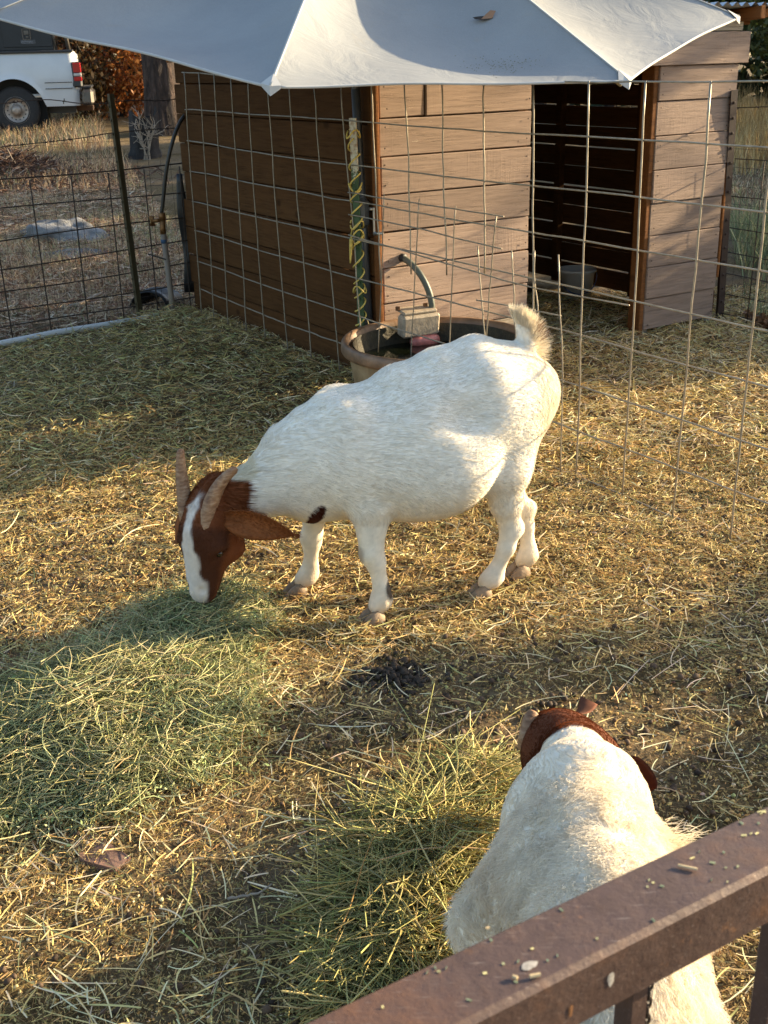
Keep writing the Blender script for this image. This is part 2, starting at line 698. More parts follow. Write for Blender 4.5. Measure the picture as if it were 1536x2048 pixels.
# ------------------------------------------------------------------ bucket inside the shed
bk = thing('bucket', 'white plastic bucket standing in the dark shed doorway', 'bucket', S(2.30, 1.08, gz(*S(2.30, 1.08)[:2])))
bp = world_loc(bk)
M['bucket'] = simple('white_plastic', (.72, .70, .66), .4, 0, .06)
prof = [(0, .004), (.095, .004), (.10, .0), (.125, .20), (.137, .202), (.137, .222), (.122, .222), (.098, .012), (0, .012)]
MB().lathe(prof, 28, bp + [0, 0, -.005]).build('pail', M['bucket'], bk, True)
M['blue'] = simple('blue_wire', (.03, .06, .18), .5)
hp = [bp + np.array([.135 * math.cos(a), -.02 - .135 * abs(math.sin(a)) * .9, .19 - .13 * math.sin(a)]) for a in np.linspace(0, math.pi, 15)]
MB().tube(hp, .004, 6).build('handle', M['blue'], bk, True)

# ------------------------------------------------------------------ cattle panel running along the shed wall and out to the right
FU = -.14
panel = thing('wire_fence', 'tall galvanised wire fence panel running past the shed towards the right', 'fence', S(FU, 0))
vt = [1.985, 1.765, 1.545, 1.322, 1.099, .865, .62, .358, .085, -.190, -.469, -.757, -1.053, -1.359, -1.668, -1.95, -2.236, -2.50, -2.78, -3.06, -3.34]
vb = [2.045, 1.840, 1.612, 1.357, 1.096, .803, .520, .197, -.06, -.26, -.53, -.82, -1.08, -1.42, -1.69, -1.958, -2.22, -2.49, -2.77, -3.06, -3.34]
hz = [1.51, 1.323, 1.138, .953, .766, .583, .385, .205, .01]


def wob(n, a=.004):
    k = np.cumsum(RNG.normal(0, 1, n))
    k -= np.linspace(k[0], k[-1], n)
    return k * a / 2


def wire(parent, pts, r=.0033, mat='galv', name='wire', n=6):
    return MB().tube(pts, r, n).build(name, M[mat], parent, True)


for i, (a, b) in enumerate(zip(vt, vb)):
    top = 1.555 if i < 3 else (1.53 if i < 5 else 1.512)
    bot = -.03 if i < 8 else -.02
    if i in (9, 10, 11, 12):
        bot = (.60, .667, .702, .745)[i - 9]
    zs = np.linspace(top, bot, 14)
    tt = (top - zs) / (top + .01)
    w1, w2 = wob(14), wob(14)
    pts = [S(FU - .004 + w1[j], a + (b - a) * tt[j] + w2[j], zs[j]) for j in range(14)]
    wire(panel, pts, .0038, name='upright_wire')
for z in hz:
    v1 = 2.04 if z > 1.2 else 2.05
    seg = [(v1, -3.4)]
    if z < .3:
        seg = [(v1, -.02), (-1.40, -3.4)] if z > .1 else [(v1, .2), (-1.45, -3.4)]
    for (s, e) in seg:
        n = 40
        vv = np.linspace(s, e, n)
        up_l = .045 * sstep(.9, 2.0, vv) * (1 if z > 1.4 else .35)
        w1, w2 = wob(n, .003), wob(n, .003)
        pts = [S(FU + .004 + w1[j], vv[j], z + up_l[j] + w2[j]) for j in range(n)]
        wire(panel, pts, .0035, name='crosswire')

patch = thing('wire_patch', 'bent scrap of wire mesh tied over the gap above the water tank', 'fence patch', S(FU - .02, -.6, .3))


def pw(pts, r=.0031):
    P = np.array([S(FU - .018, v, z) for v, z in pts])
    n = 12
    t = np.linspace(0, len(P) - 1, n)
    Q = np.array([np.interp(t, np.arange(len(P)), P[:, k]) for k in range(3)]).T
    Q += np.stack([wob(n, .003), wob(n, .003), wob(n, .003)], 1)
    wire(patch, Q, r, name='mesh_wire')


pw([(.03, .996), (-1.21, .998)])
pw([(.03, .89), (-.6, .885), (-1.2, .868)])
pw([(.04, .79), (-.5, .772), (-1.3, .74), (-1.95, .755)])
pw([(-.306, 1.016), (-.213, .24)])
pw([(-.598, 1.015), (-.512, .24)])
pw([(-.877, 1.01), (-.821, .31)])
pw([(-1.163, 1.0), (-1.089, .40)])
pw([(-1.036, .86), (-1.10, .42)])
pw([(-1.265, .87), (-1.31, .46)])
pw([(-1.41, .886), (-1.45, .55)])
pw([(-1.553, .888), (-1.60, .45), (-1.614, -.02)])
pw([(-1.03, .63), (-1.58, .655)])

# ------------------------------------------------------------------ stock tank under the panel
TC = S(.0, -.50, 0)
TC[2] = gz(TC[0], TC[1])
tank = thing('water_tank', 'round brown plastic stock tank of dark water at the shed corner', 'water tank', TC)
t = NT('algae_stained_plastic')
v = t.coords()
sz = t.node('ShaderNodeSeparateXYZ')
t.link(v, sz.inputs[0])
n1 = t.noise(v, 9, 6, .65)
c = t.ramp(n1, [(.3, (.16, .095, .04)), (.55, (.30, .20, .10)), (.75, (.40, .30, .17))])
M['tank'] = t.set(c, .55, 0, t.bump(n1, .3, .01))
R_ = .56
prof = [(.40, -.02), (.485, .0), (.535, .285), (.528, .30), (.515, .29), (.47, .05), (0, .04)]
MB().lathe([(a * .80, b) for a, b in prof], 56, TC, sx=1.0, sy=1.02).build('tub', M['tank'], tank, True)
prof = [(.530, .282), (.574, .286), (.582, .298), (.578, .335), (.568, .346), (.548, .344), (.536, .33), (.524, .295)]
M['tank_rim'] = simple('weathered_tank_rim', (.19, .11, .06), .5, 0, .35, 14, .004)
MB().lathe([(a * .80, b) for a, b in prof], 56, TC, sx=1.0, sy=1.02).build('rim', M['tank_rim'], tank, True)
t = NT('dark_water')
M['water'] = t.set((.006, .008, .004), .04, 0, t.bump(t.noise(t.coords(), 14, 2), .06, .01))
MB().lathe([(.403, .232), (.25, .232), (.0, .232)], 48, TC).build('water', M['water'], tank, True)
t = NT('algae')
M['algae'] = t.set(t.ramp(t.noise(t.coords(), 24, 6, .7), [(.3, (.014, .012, .006)), (.7, (.06, .045, .02))]), .7, 0, t.bump(t.noise(t.coords(), 60, 3), .6, .01))
MB().lathe([(.4070, .325), (.4045, .29), (.396, .20)], 56, TC).build('algae_line', M['algae'], tank, True)

# float valve hung on the rim, hose from the wall
FV = on_plane(822, 655, S(0, -.10, .3), U * 0 + V)
fv = thing('float_valve', 'tan float valve box with a pink float hung inside the tank rim', 'float valve', FV - Z * .09)
M['tan_plastic'] = simple('weathered_tan_plastic', (.35, .28, .20), .6, 0, .3, 30, .004)
M['pink'] = simple('faded_red_float', (.50, .16, .13), .5, 0, .35, 22)
Rz = rodrigues((0, 0, 1), ROT - .10) @ rodrigues((1, 0, 0), .12)
fc = S(.115, -.175, .338)
fvl = fc
fv.location = Vector(fvl - Z * .08)
MB().box(fc, (.215, .075, .115), Rz, .012).build('valve_box', M['tan_plastic'], fv)
MB().box(fc + Rz @ np.array([0, .03, .066]), (.19, .10, .016), Rz, .005).build('rim_bracket', M['tan_plastic'], fv)
M['rust'] = simple('rusty_bolt', (.22, .10, .04), .8, .3, .4, 60)
for dx in (-.10, .06):
    MB().lathe([(0, 0), (.012, 0), (.012, .02), (0, .022)], 6, fc + Rz @ np.array([dx, .045, .07])).build('bolt', M['rust'], fv)
Rc = Rz @ rodrigues((0, 0, 1), 0)
fl = []
for k in range(9):
    a = math.pi * k / 8
    fl.append((.034 * math.sin(a) ** .6 + .0005, -.085 * math.cos(a)))
MB().lathe(fl, 18, fc + Rz @ np.array([.03, -.02, -.085]), Rz @ np.array([1, 0, .0])).build('float', M['pink'], fv, True)
M['hose'] = simple('grey_green_hose', (.10, .11, .085), .5, 0, .2)
hs = thing('fill_hose', 'grey green hose bending from the shed wall down to the float valve', 'hose', S(.115, -.025, .645))
p0, p1, p2, p3 = S(.115, .01, .655), S(.13, -.10, .665), S(.20, -.19, .52), S(.205, -.165, .385)
bz = []
for tt in np.linspace(0, 1, 20):
    bz.append((1 - tt) ** 3 * p0 + 3 * (1 - tt) ** 2 * tt * p1 + 3 * (1 - tt) * tt * tt * p2 + tt ** 3 * p3)
MB().tube(bz, .0165, 12).build('hose', M['hose'], hs, True)
MB().tube([S(.115, -.004, .655), S(.122, -.04, .656)], .021, 12).build('coupling', simple('black_rubber', (.015, .014, .013), .6), hs, True)
MB().lathe([(0, 0), (.021, 0), (.024, .006), (.024, .03), (.018, .034)], 10, S(.205, -.165, .372)).build('collar', M['tan_plastic'], hs, True)

# ------------------------------------------------------------------ green T-post with twine, and the umbrella
tp0 = at_depth(722, 640, 5.69)
tp1 = at_depth(705, 236, 5.69)
tpd = (tp0 - tp1) / (tp0[2] - tp1[2])
tpb = tp1 + tpd * (tp1[2] + .03)
tpb = np.array([tp1[0] - tpd[0] * (tp1[2] + .03), tp1[1] - tpd[1] * (tp1[2] + .03), -.03])


def tpost(name, label, a, b, paint, chip, rustc, group='steel T-posts', facing=0.0, studs=14, wtop=.22, fat=1.0):
    root = thing(name, label, 'fence post', (a[0], a[1], 0), group)
    t = NT(name + '_paint')
    v = t.coords()
    f = t.noise(v, 40, 6, .7)
    s = t.node('ShaderNodeSeparateXYZ')
    t.link(v, s.inputs[0])
    z = t.math('SUBTRACT', s.outputs[2], b[2] - wtop)
    m = t.math('ADD', t.math('MULTIPLY', z, 3.0), f)
    c = t.mix(t.ramp(m, [(.55, 0.0), (.62, 1.0)]), paint, t.ramp(f, [(.35, rustc), (.55, chip)]))
    m1 = t.set(c, .55, .1)
    d = (b - a) / np.linalg.norm(b - a)
    L = np.linalg.norm(b - a)
    R = np.array(Vector(d).to_track_quat('Z', 'Y').to_matrix()) @ rodrigues((0, 0, 1), facing)
    mb = MB()
    mb.box((a + b) / 2, (.036 * fat, .0055, L), R)
    mb.box((a + b) / 2 + R @ np.array([0, .0165 * fat, 0]), (.0055, .028 * fat, L - .002), R)
    mb.build('post_bar', m1, root)
    for k in range(studs):
        c_ = a + d * (L * (.10 + .85 * k / (studs - 1))) + R @ np.array([0, -.006, 0])
        MB().box(c_, (.014, .009, .016), R, .003).build('stud', m1, root)
    return root


gp = tpost('t_post', 'green steel T-post with a chipped top and yellow twine at the shed corner', tpb, tp1, (.045, .085, .03), (.62, .56, .42), (.30, .15, .06), facing=1.0, wtop=.27, fat=1.05)
# twine
tw = thing('twine', 'frayed yellow baling twine wound down the green post', 'twine', (tpb[0], tpb[1], .3))
M['twine'] = simple('yellow_twine', (.62, .45, .10), .6, 0, .3, 60)
dpt = (tp1 - tpb) / np.linalg.norm(tp1 - tpb)
LT = np.linalg.norm(tp1 - tpb)
pts = []
hh = np.linspace(.30, 1.27, 260)
ph = (hh - .24) * 2 * math.pi * 12.5 + .9 * np.sin(hh * 13)
for h_, p_ in zip(hh, ph):
    c_ = tpb + dpt * h_
    pts.append(c_ + np.array([.027 * math.cos(p_), .026 * math.sin(p_), .012 * math.sin(p_ + 2 * h_)]))
MB().tube(pts, .0042, 5).build('twine_coil', M['twine'], tw, True)
for h_ in (.80, .83, .87, 1.30, .55, 1.05):
    p_ = RNG.uniform(0, 6.28)
    q = [tpb + dpt * (h_ + .02 * math.sin(a * 2 + p_)) + np.array([.033 * math.cos(a + p_), .032 * math.sin(a + p_), 0]) for a in np.linspace(0, 6.0, 18)]
    MB().tube(q, .0040, 5).build('twine_loop', M['twine'], tw, True)
q = [tpb + dpt * .80 + np.array([-.028, -.02, 0]) + np.array([-.012 * a, -.004, -.10 * a + .02 * math.sin(4 * a)]) for a in np.linspace(0, 1, 10)]
MB().tube(q, np.linspace(.014, .004, 10), 5).build('frayed_end', M['twine'], tw, True)
q = [tpb + dpt * (.40 - .07 * k) + np.array([.03 + .012 * k + .006 * math.sin(k * 1.7), -.02 - .02 * k, 0]) for k in np.arange(0, 5.3, .3)]
MB().tube(q, .0036, 5).build('twine_tail', simple('dark_twine', (.20, .15, .06), .7), tw, True)

UA = np.array([-.039, 5.641, 2.409])
UV = np.array([[-1.489, 4.745, 1.796], [-.353, 4.091, 1.525], [.945, 4.417, 1.507], [1.672, 5.532, 1.742], [1.336, 6.783, 2.115], [.2, 7.436, 2.385], [-1.098, 7.111, 2.404], [-1.798, 5.996, 2.16]])
um = thing('patio_umbrella', 'weathered pale grey patio umbrella tilted over the tank and shed corner', 'umbrella', (-.05, 5.80, 0))
t = NT('faded_canvas')
v = t.coords('Object')
f1 = t.noise(v, 2.2, 5, .6)
f2 = t.noise(v, 420, 2, .5)
f3 = t.noise(v, 7, 6, .7, .6)
c = t.ramp(f1, [(.3, (.275, .285, .295)), (.7, (.335, .345, .35))])
c = t.mix(1.0, c, t.ramp(f2, [(.3, .9), (.7, 1.06)]), 'MULTIPLY')
c = t.mix(t.math('MULTIPLY', t.ramp(f3, [(.58, 0.0), (.75, 1.0)]), .35), c, (.34, .31, .26))
wr = t.coords('Object', (1, 1, 1))
hgt = t.math('ADD', t.math('MULTIPLY', t.noise(wr, 5, 4, .6, 1.2), 1.0), t.math('MULTIPLY', f2, .02))
t.set(c, .85, 0, t.bump(hgt, .35, .02), .15)
tr = t.node('ShaderNodeBsdfTranslucent')
t.link(c, tr.inputs['Color'])
mx = t.node('ShaderNodeMixShader')
mx.inputs[0].default_value = .10
t.link(t.b.outputs[0], mx.inputs[1])
t.link(tr.outputs[0], mx.inputs[2])
t.link(mx.outputs[0], t.out.inputs['Surface'])
M['canvas'] = t.m
M['seam'] = simple('canvas_seam', (.46, .455, .44), .85, 0, .1)
SAG = .25
for k in range(8):
    A_, B_ = UV[k], UV[(k + 1) % 8]
    nrm = np.cross(A_ - UA, B_ - UA)
    nrm /= np.linalg.norm(nrm)
    if nrm[2] < 0:
        nrm = -nrm
    nt, nw = 22, 25
    G = np.zeros((nt, nw, 3))
    for i in range(nt):
        tt = .02 + .98 * i / (nt - 1)
        for j in range(nw):
            w = j / (nw - 1)
            s = 1 - (2 * w - 1) ** 2
            P = UA + tt * ((1 - w) * A_ + w * B_ - UA)
            P = P - nrm * SAG * s ** .9 * tt * (1 - .90 * tt ** 3.5)
            # rim hangs inwards a little between the ribs, and the cloth pulls in wrinkles from the corners
            P = P + (UA - P) * .022 * s * tt ** 4
            P = P + nrm * .006 * s * math.sin(9 * w + 3 * tt + k * 2.1) * tt + nrm * .004 * s * math.sin(17 * (w - .5) * (1.3 - tt) + k)
            G[i, j] = P
    mb = MB()
    mb.grid(G)
    o = mb.build('canopy_panel', M['canvas'], um, True)
    # hem along the rim
    MB().tube(G[-1] - nrm * .004, .0055, 6).build('hem', M['seam'], um, True)
    e = G[:, 0] + Z * .002
    MB().tube(e, .006, 6, flat=.5).build('seam', M['seam'], um, True)
    rib = [UA + (A_ - UA) * tq - nrm * .02 - Z * .012 for tq in np.linspace(.04, .985, 8)]
    MB().tube(rib, .008, 6).build('rib', M['galv'], um, True)
    # corner pocket, where the rib end sits
    d_ = (A_ - UA) / np.linalg.norm(A_ - UA)
    e1 = UV[(k - 1) % 8] - A_
    e2 = B_ - A_
    e1 /= np.linalg.norm(e1)
    e2 /= np.linalg.norm(e2)
    tip = A_ + d_ * .006 - Z * .002
    mb = MB()
    mb.add([tip + Z * .005, A_ + e1 * .04 + Z * .001, A_ - d_ * .06 + Z * .010, A_ + e2 * .04 + Z * .001, tip - Z * .028, A_ + e1 * .036 - Z * .010, A_ + e2 * .036 - Z * .010],
           [(0, 1, 2), (0, 2, 3), (4, 5, 1, 0), (4, 0, 3, 6), (4, 6, 5)])
    mb.build('corner_pocket', M['seam'], um)
M['pole'] = simple('grey_painted_pole', (.10, .105, .11), .4, .4, .15)
pt = at_depth(711, 178, 5.76)
pb = np.array([-.045, 5.76, -.02])
pdir = (pt - pb) / np.linalg.norm(pt - pb)
ptop = pt + (UA - pt) * .93
MB().tube([pb, pt], .021, 16).build('lower_pole', M['pole'], um, True)
MB().tube([pt - pdir * .05, pt, pt * .5 + ptop * .5, ptop], .019, 16).build('upper_pole', M['pole'], um, True)
MB().lathe([(0, 0), (.05, 0), (.055, .03), (.03, .06), (0, .06)], 16, UA - Z * .10).build('hub', M['pole'], um, True)
MB().lathe([(.03, 0), (.045, .01), (.03, .05), (.012, .07), (0, .072)], 16, UA + Z * .0).build('finial', M['pole'], um, True)
cr = pb + pdir * .93
hb = MB().box(cr + np.array([.0, -.01, -.02]), (.066, .07, .15), None, .02).build('crank_housing', M['pole'], um)
M['chrome'] = simple('scratched_chrome', (.5, .5, .5), .3, .9, .2)
MB().tube([cr + np.array([.03, -.02, .0]), cr + np.array([.055, -.035, .0])], .009, 8).build('crank_axle', M['chrome'], hb, True)
MB().box(cr + np.array([.058, -.04, -.06]), (.014, .008, .14), None, .003).build('crank_arm', M['chrome'], hb)
MB().tube([cr + np.array([.055, -.045, -.12]), cr + np.array([.10, -.07, -.115])], .0085, 8).build('crank_knob', M['chrome'], hb, True)
# a tear in the cloth and dirt specks
tA, tB = UV[1], UV[2]
tn = np.cross(tA - UA, tB - UA)
tn /= np.linalg.norm(tn)
tn = tn if tn[2] > 0 else -tn


def on_canopy(px, py, lift=.004):
    d = ray(px, py)
    c0 = np.array([0, 0, H])
    tt = .9
    P = on_plane(px, py, UA, tn)
    # slide along the view ray to the sagged surface
    best, bp_ = 9, P
    for s in np.linspace(-.02, .35, 120):
        Q = P + d / np.linalg.norm(d) * s
        Bm = np.stack([tA - UA, tB - UA, tn], 1)
        a_, b_, h_ = np.linalg.solve(Bm, Q - UA)
        tq = a_ + b_
        w = b_ / max(tq, 1e-6)
        sg = -SAG * max(0, 1 - (2 * w - 1) ** 2) ** .9 * tq * (1 - .90 * max(tq, .01) ** 3.5) + .003
        if abs(h_ - sg) < best:
            best, bp_ = abs(h_ - sg), Q
    return bp_ + tn * lift


tc_ = on_canopy(966, 38)
ex = np.array([1.0, .1, 0])
ey = np.cross(tn, ex)
ey /= np.linalg.norm(ey)
mb = MB()
ring = []
for k in range(14):
    a = 2 * math.pi * k / 14
    rr = RNG.uniform(.7, 1.15)
    ring.append(tc_ + ex * .045 * rr * math.cos(a) + ey * .016 * rr * math.sin(a))
mb.add([tc_] + ring, [(0, 1 + k, 1 + (k + 1) % 14) for k in range(14)])
mb.build('tear', simple('torn_hole_dark', (.03, .022, .018), .9), um)
mb = MB()
fl = [tc_ + ex * a + ey * b + tn * c for a, b, c in ((-.01, -.008, .0), (.035, -.006, .002), (.048, .012, .022), (.026, .012, .026), (.008, .006, .012))]
mb.add(fl, [(0, 1, 4), (1, 2, 3, 4)])
mb.build('torn_flap', simple('brown_lining', (.28, .16, .10), .9), um)
mb = MB()
for k in range(170):
    px, py = RNG.normal(1012, 42), RNG.normal(132, 11)
    if abs(px - 1000) > 90:
        continue
    c_ = on_canopy(px, py, .0055)
    s = RNG.uniform(.001, .0032)
    a = RNG.uniform(0, 6)
    mb.add([c_ + ex * s * math.cos(a + b) + ey * s * math.sin(a + b) for b in (0, 1.6, 3.1, 4.7)], [(0, 1, 2, 3)])
kind(mb.build('dirt_specks', simple('lichen_specks', (.16, .15, .09), .9), um), 'stuff')
# ------------------------------------------------------------------ goats: one implicit body each, turned into a mesh
def smin(a, b, k):
    h = np.clip(.5 + .5 * (b - a) / k, 0, 1)
    return b + (a - b) * h - k * h * (1 - h)


class Field:
    def __init__(self, lo, hi, h):
        self.lo, self.h = np.asarray(lo, float), h
        self.n = np.ceil((np.asarray(hi) - self.lo) / h).astype(int) + 1
        ax = [self.lo[k] + h * np.arange(self.n[k]) for k in range(3)]
        self.P = np.stack(np.meshgrid(*ax, indexing='ij'), -1).astype(np.float32)
        self.D = np.full(tuple(self.n), 1.0, np.float32)

    def _sub(self, lo, hi):
        a = np.clip(np.floor((np.asarray(lo) - self.lo) / self.h).astype(int), 0, self.n - 1)
        b = np.clip(np.ceil((np.asarray(hi) - self.lo) / self.h).astype(int) + 1, 1, self.n)
        return tuple(slice(a[k], b[k]) for k in range(3))

    def seg(self, a, b, ra, rb, lat, k=.03, carve=False):
        """a length of body from a to b; ra, rb = (half width across lat, half depth) at its ends"""
        a, b = np.asarray(a, np.float32), np.asarray(b, np.float32)
        R = max(*ra, *rb)
        m = R * 1.25 + .05
        sl = self._sub(np.minimum(a, b) - m, np.maximum(a, b) + m)
        P = self.P[sl]
        T = b - a
        L = float(np.linalg.norm(T))
        T = T / L
        lat = np.asarray(lat, np.float32)
        lat = lat - (lat @ T) * T
        lat = lat / np.linalg.norm(lat)
        nn = np.cross(T, lat)
        Q = P - a
        t = np.clip((Q @ T) / L, 0, 1)
        rl = ra[0] + (rb[0] - ra[0]) * t
        rn = ra[1] + (rb[1] - ra[1]) * t
        al = (Q @ T) - t * L
        ql, qn = Q @ lat, Q @ nn
        mn = np.minimum(rl, rn)
        d = (np.sqrt((ql / rl) ** 2 + (qn / rn) ** 2 + (al / mn) ** 2) - 1) * mn
        self.D[sl] = smin(self.D[sl], d, k) if not carve else -smin(-self.D[sl], d, k)
        return self

    def chain(self, pts, rads, lat, k=.03):
        for i in range(len(pts) - 1):
            self.seg(pts[i], pts[i + 1], rads[i], rads[i + 1], lat, k)
        return self

    def ball(self, c, r, k=.03, sign=1, R=None):
        c = np.asarray(c, np.float32)
        r = np.asarray(r, np.float32)
        m = r.max() + .06
        sl = self._sub(c - m, c + m)
        Q = self.P[sl] - c
        if R is not None:
            Q = Q @ np.asarray(R, np.float32)
        d = (np.linalg.norm(Q / r, axis=-1) - 1) * r.min()
        if sign > 0:
            self.D[sl] = smin(self.D[sl], d, k)
        else:
            self.D[sl] = -smin(-self.D[sl], d, k)
        return self

    def mesh(self):
        D, n = self.D, self.n
        sgn = D < 0
        c = [D[i:n[0] - 1 + i, j:n[1] - 1 + j, k:n[2] - 1 + k] for i in (0, 1) for j in (0, 1) for k in (0, 1)]
        s = [x < 0 for x in c]
        cnt = sum(x.astype(np.int8) for x in s)
        act = (cnt > 0) & (cnt < 8)
        idx = -np.ones(act.shape, np.int64)
        ijk = np.argwhere(act)
        idx[act] = np.arange(len(ijk))
        off = np.array([(i, j, k) for i in (0, 1) for j in (0, 1) for k in (0, 1)], float)
        cv = np.stack([x[act] for x in c], 1)
        acc, w = np.zeros((len(ijk), 3)), np.zeros(len(ijk))
        for a in range(8):
            for b in range(a + 1, 8):
                if np.abs(off[a] - off[b]).sum() != 1:
                    continue
                m = (cv[:, a] < 0) != (cv[:, b] < 0)
                t = np.where(m, cv[:, a] / np.where(m, cv[:, a] - cv[:, b], 1), 0)
                acc += np.where(m[:, None], off[a] + t[:, None] * (off[b] - off[a]), 0)
                w += m
        Vt = self.lo + (ijk + acc / w[:, None]) * self.h
        F = []
        for ax in range(3):
            sa = [slice(1, -1)] * 3
            sa[ax] = slice(0, -1)
            sb = [slice(1, -1)] * 3
            sb[ax] = slice(1, None)
            A, B = sgn[tuple(sa)], sgn[tuple(sb)]
            e = np.argwhere(A != B)
            if not len(e):
                continue
            inside_first = A[A != B]
            base = e.copy()
            for o in range(3):
                if o != ax:
                    base[:, o] += 1
            o1, o2 = [o for o in range(3) if o != ax]
            q = []
            for (d1, d2) in ((1, 1), (0, 1), (0, 0), (1, 0)):
                p = base.copy()
                p[:, o1] -= d1
                p[:, o2] -= d2
                q.append(idx[p[:, 0], p[:, 1], p[:, 2]])
            q = np.stack(q, 1)
            flip = inside_first if ax != 1 else ~inside_first
            q = np.where(flip[:, None], q, q[:, ::-1])
            F.append(q)
        F = np.concatenate(F)
        return Vt, F[(F >= 0).all(1)]


def vert_normals(Vt, F):
    n = np.cross(Vt[F[:, 2]] - Vt[F[:, 0]], Vt[F[:, 3]] - Vt[F[:, 1]])
    o = np.zeros_like(Vt)
    for k in range(4):
        np.add.at(o, F[:, k], n)
    return o / (np.linalg.norm(o, axis=1)[:, None] + 1e-12)


def smooth_mesh(Vt, F, n=2, lam=.5):
    e = np.concatenate([F[:, [0, 1]], F[:, [1, 2]], F[:, [2, 3]], F[:, [3, 0]]])
    for _ in range(n):
        acc, c = np.zeros_like(Vt), np.zeros(len(Vt))
        np.add.at(acc, e[:, 0], Vt[e[:, 1]])
        np.add.at(acc, e[:, 1], Vt[e[:, 0]])
        np.add.at(c, e[:, 0], 1)
        np.add.at(c, e[:, 1], 1)
        Vt = Vt + lam * (acc / c[:, None] - Vt)
    return Vt


def fur_material():
    t = NT('goat_hair')
    a = t.node('ShaderNodeAttribute', attribute_name='col')
    df = t.node('ShaderNodeBsdfDiffuse')
    tr = t.node('ShaderNodeBsdfTranslucent')
    gl = t.node('ShaderNodeBsdfGlossy')
    gl.inputs['Roughness'].default_value = .45
    for x in (df, tr, gl):
        t.link(a.outputs['Color'], x.inputs['Color'])
    m1 = t.node('ShaderNodeMixShader')
    m1.inputs[0].default_value = .33
    t.link(df.outputs[0], m1.inputs[1])
    t.link(tr.outputs[0], m1.inputs[2])
    m2 = t.node('ShaderNodeMixShader')
    m2.inputs[0].default_value = .07
    t.link(m1.outputs[0], m2.inputs[1])
    t.link(gl.outputs[0], m2.inputs[2])
    t.link(m2.outputs[0], t.out.inputs['Surface'])
    return t.m


M['fur'] = fur_material()
M['skin'] = attr_mat('goat_coat', .8, 0, .15)
M['horn'] = None


def hair_obj(name, P, Nn, Dn, length, radius, col, parent, npts=5, curl=0.0, lift=.35, droop=.0, mat='fur'):
    """hair strands rooted at P, leaning along Dn"""
    n = len(P)
    base = world_loc(parent)
    cu = bpy.data.hair_curves.new(name)
    cu.add_curves([npts] * n)
    t = np.linspace(0, 1, npts)
    X = np.zeros((n, npts, 3))
    side = np.cross(Nn, Dn)
    ph = RNG.uniform(0, 6.28, n)
    for i, tt in enumerate(t):
        up = lift * (tt - .45 * tt * tt)
        X[:, i] = P + length[:, None] * (Nn * up[..., None] if np.ndim(up) else Nn * up) + Dn * (length * tt * (1 - .15 * lift))[:, None]
        if curl:
            X[:, i] += side * (length * curl * tt * np.sin(4.2 * tt + ph))[:, None] + Nn * (length * curl * tt * np.cos(3.7 * tt + ph * 1.7))[:, None] * .8
        X[:, i, 2] -= droop * length * tt * tt
    X -= base
    cu.attributes['position'].data.foreach_set('vector', X.astype(np.float32).ravel())
    ra = cu.attributes.get('radius') or cu.attributes.new('radius', 'FLOAT', 'POINT')
    rr = radius[:, None] * (1 - .75 * t[None, :] ** 1.5)
    ra.data.foreach_set('value', rr.astype(np.float32).ravel())
    ca = cu.attributes.new('col', 'FLOAT_COLOR', 'CURVE')
    c4 = np.ones((n, 4), np.float32)
    c4[:, :3] = col
    ca.data.foreach_set('color', c4.ravel())
    cu.materials.append(M[mat])
    o = bpy.data.objects.new(name, cu)
    return link(o, parent)


def sample_surface(Vt, F, Nv, n, weight=None):
    a = Vt[F[:, 0]]
    ar = .5 * np.linalg.norm(np.cross(Vt[F[:, 2]] - a, Vt[F[:, 3]] - Vt[F[:, 1]]), axis=1)
    if weight is not None:
        ar = ar * weight
    c = np.cumsum(ar)
    f = np.searchsorted(c, RNG.random(n) * c[-1])
    u_, v_ = RNG.random((2, n))
    w = np.stack([(1 - u_) * (1 - v_), u_ * (1 - v_), u_ * v_, (1 - u_) * v_], 1)
    Q = F[f]
    P = (Vt[Q] * w[..., None]).sum(1)
    N_ = (Nv[Q] * w[..., None]).sum(1)
    return P, N_ / np.linalg.norm(N_, axis=1)[:, None], f


def lumpy(col, P, s, amt, seed=0):
    return np.clip(col * (1 + amt * fbm(P * s, 3, seed))[:, None], 0, 1)


WHITE = np.array([.84, .785, .69])
CREAM = np.array([.74, .62, .44])
BROWN = np.array([.155, .047, .016])
DARKB = np.array([.045, .016, .008])
scene.cycles_curves.shape = 'RIBBONS'
scene.cycles_curves.subdivisions = 2


def horn_mesh(pts, r0, parent, mat, n=14, flat=.72, up=(0, 1, 0), tip=.35):
    P = np.asarray(pts, float)
    m = 26
    t = np.linspace(0, len(P) - 1, m)
    # smooth the control points
    from_ = np.arange(len(P))
    Q = np.array([np.interp(t, from_, P[:, k]) for k in range(3)]).T
    for _ in range(3):
        Q[1:-1] = .25 * Q[:-2] + .5 * Q[1:-1] + .25 * Q[2:]
    tt = np.linspace(0, 1, m)
    rr = r0 * (1 - (1 - tip) * tt ** 1.3) * (1 + .015 * np.sin(tt * 46))
    rr[-1] *= .55
    rr[0] *= .3
    rr[1] *= .62
    rr[2] *= .88
    mb = MB().tube(Q, rr, n, flat=flat, up=up)
    return mb.build('horn', mat, parent, True)


t = NT('ringed_horn')
v = t.coords('Object')
nn_ = t.noise(t.coords('Object', (20, 20, 60)), 2.2, 5, .6)
hc = t.ramp(nn_, [(.28, (.15, .066, .032)), (.5, (.28, .15, .075)), (.75, (.43, .28, .165))])
M['horn'] = t.set(hc, .5, 0, t.bump(nn_, .5, .006), .35)
M['hoof'] = simple('dusty_hoof', (.24, .165, .10), .7, 0, .3, 40, .004)
M['eye'] = simple('dark_goat_eye', (.03, .018, .008), .08, 0, .2)


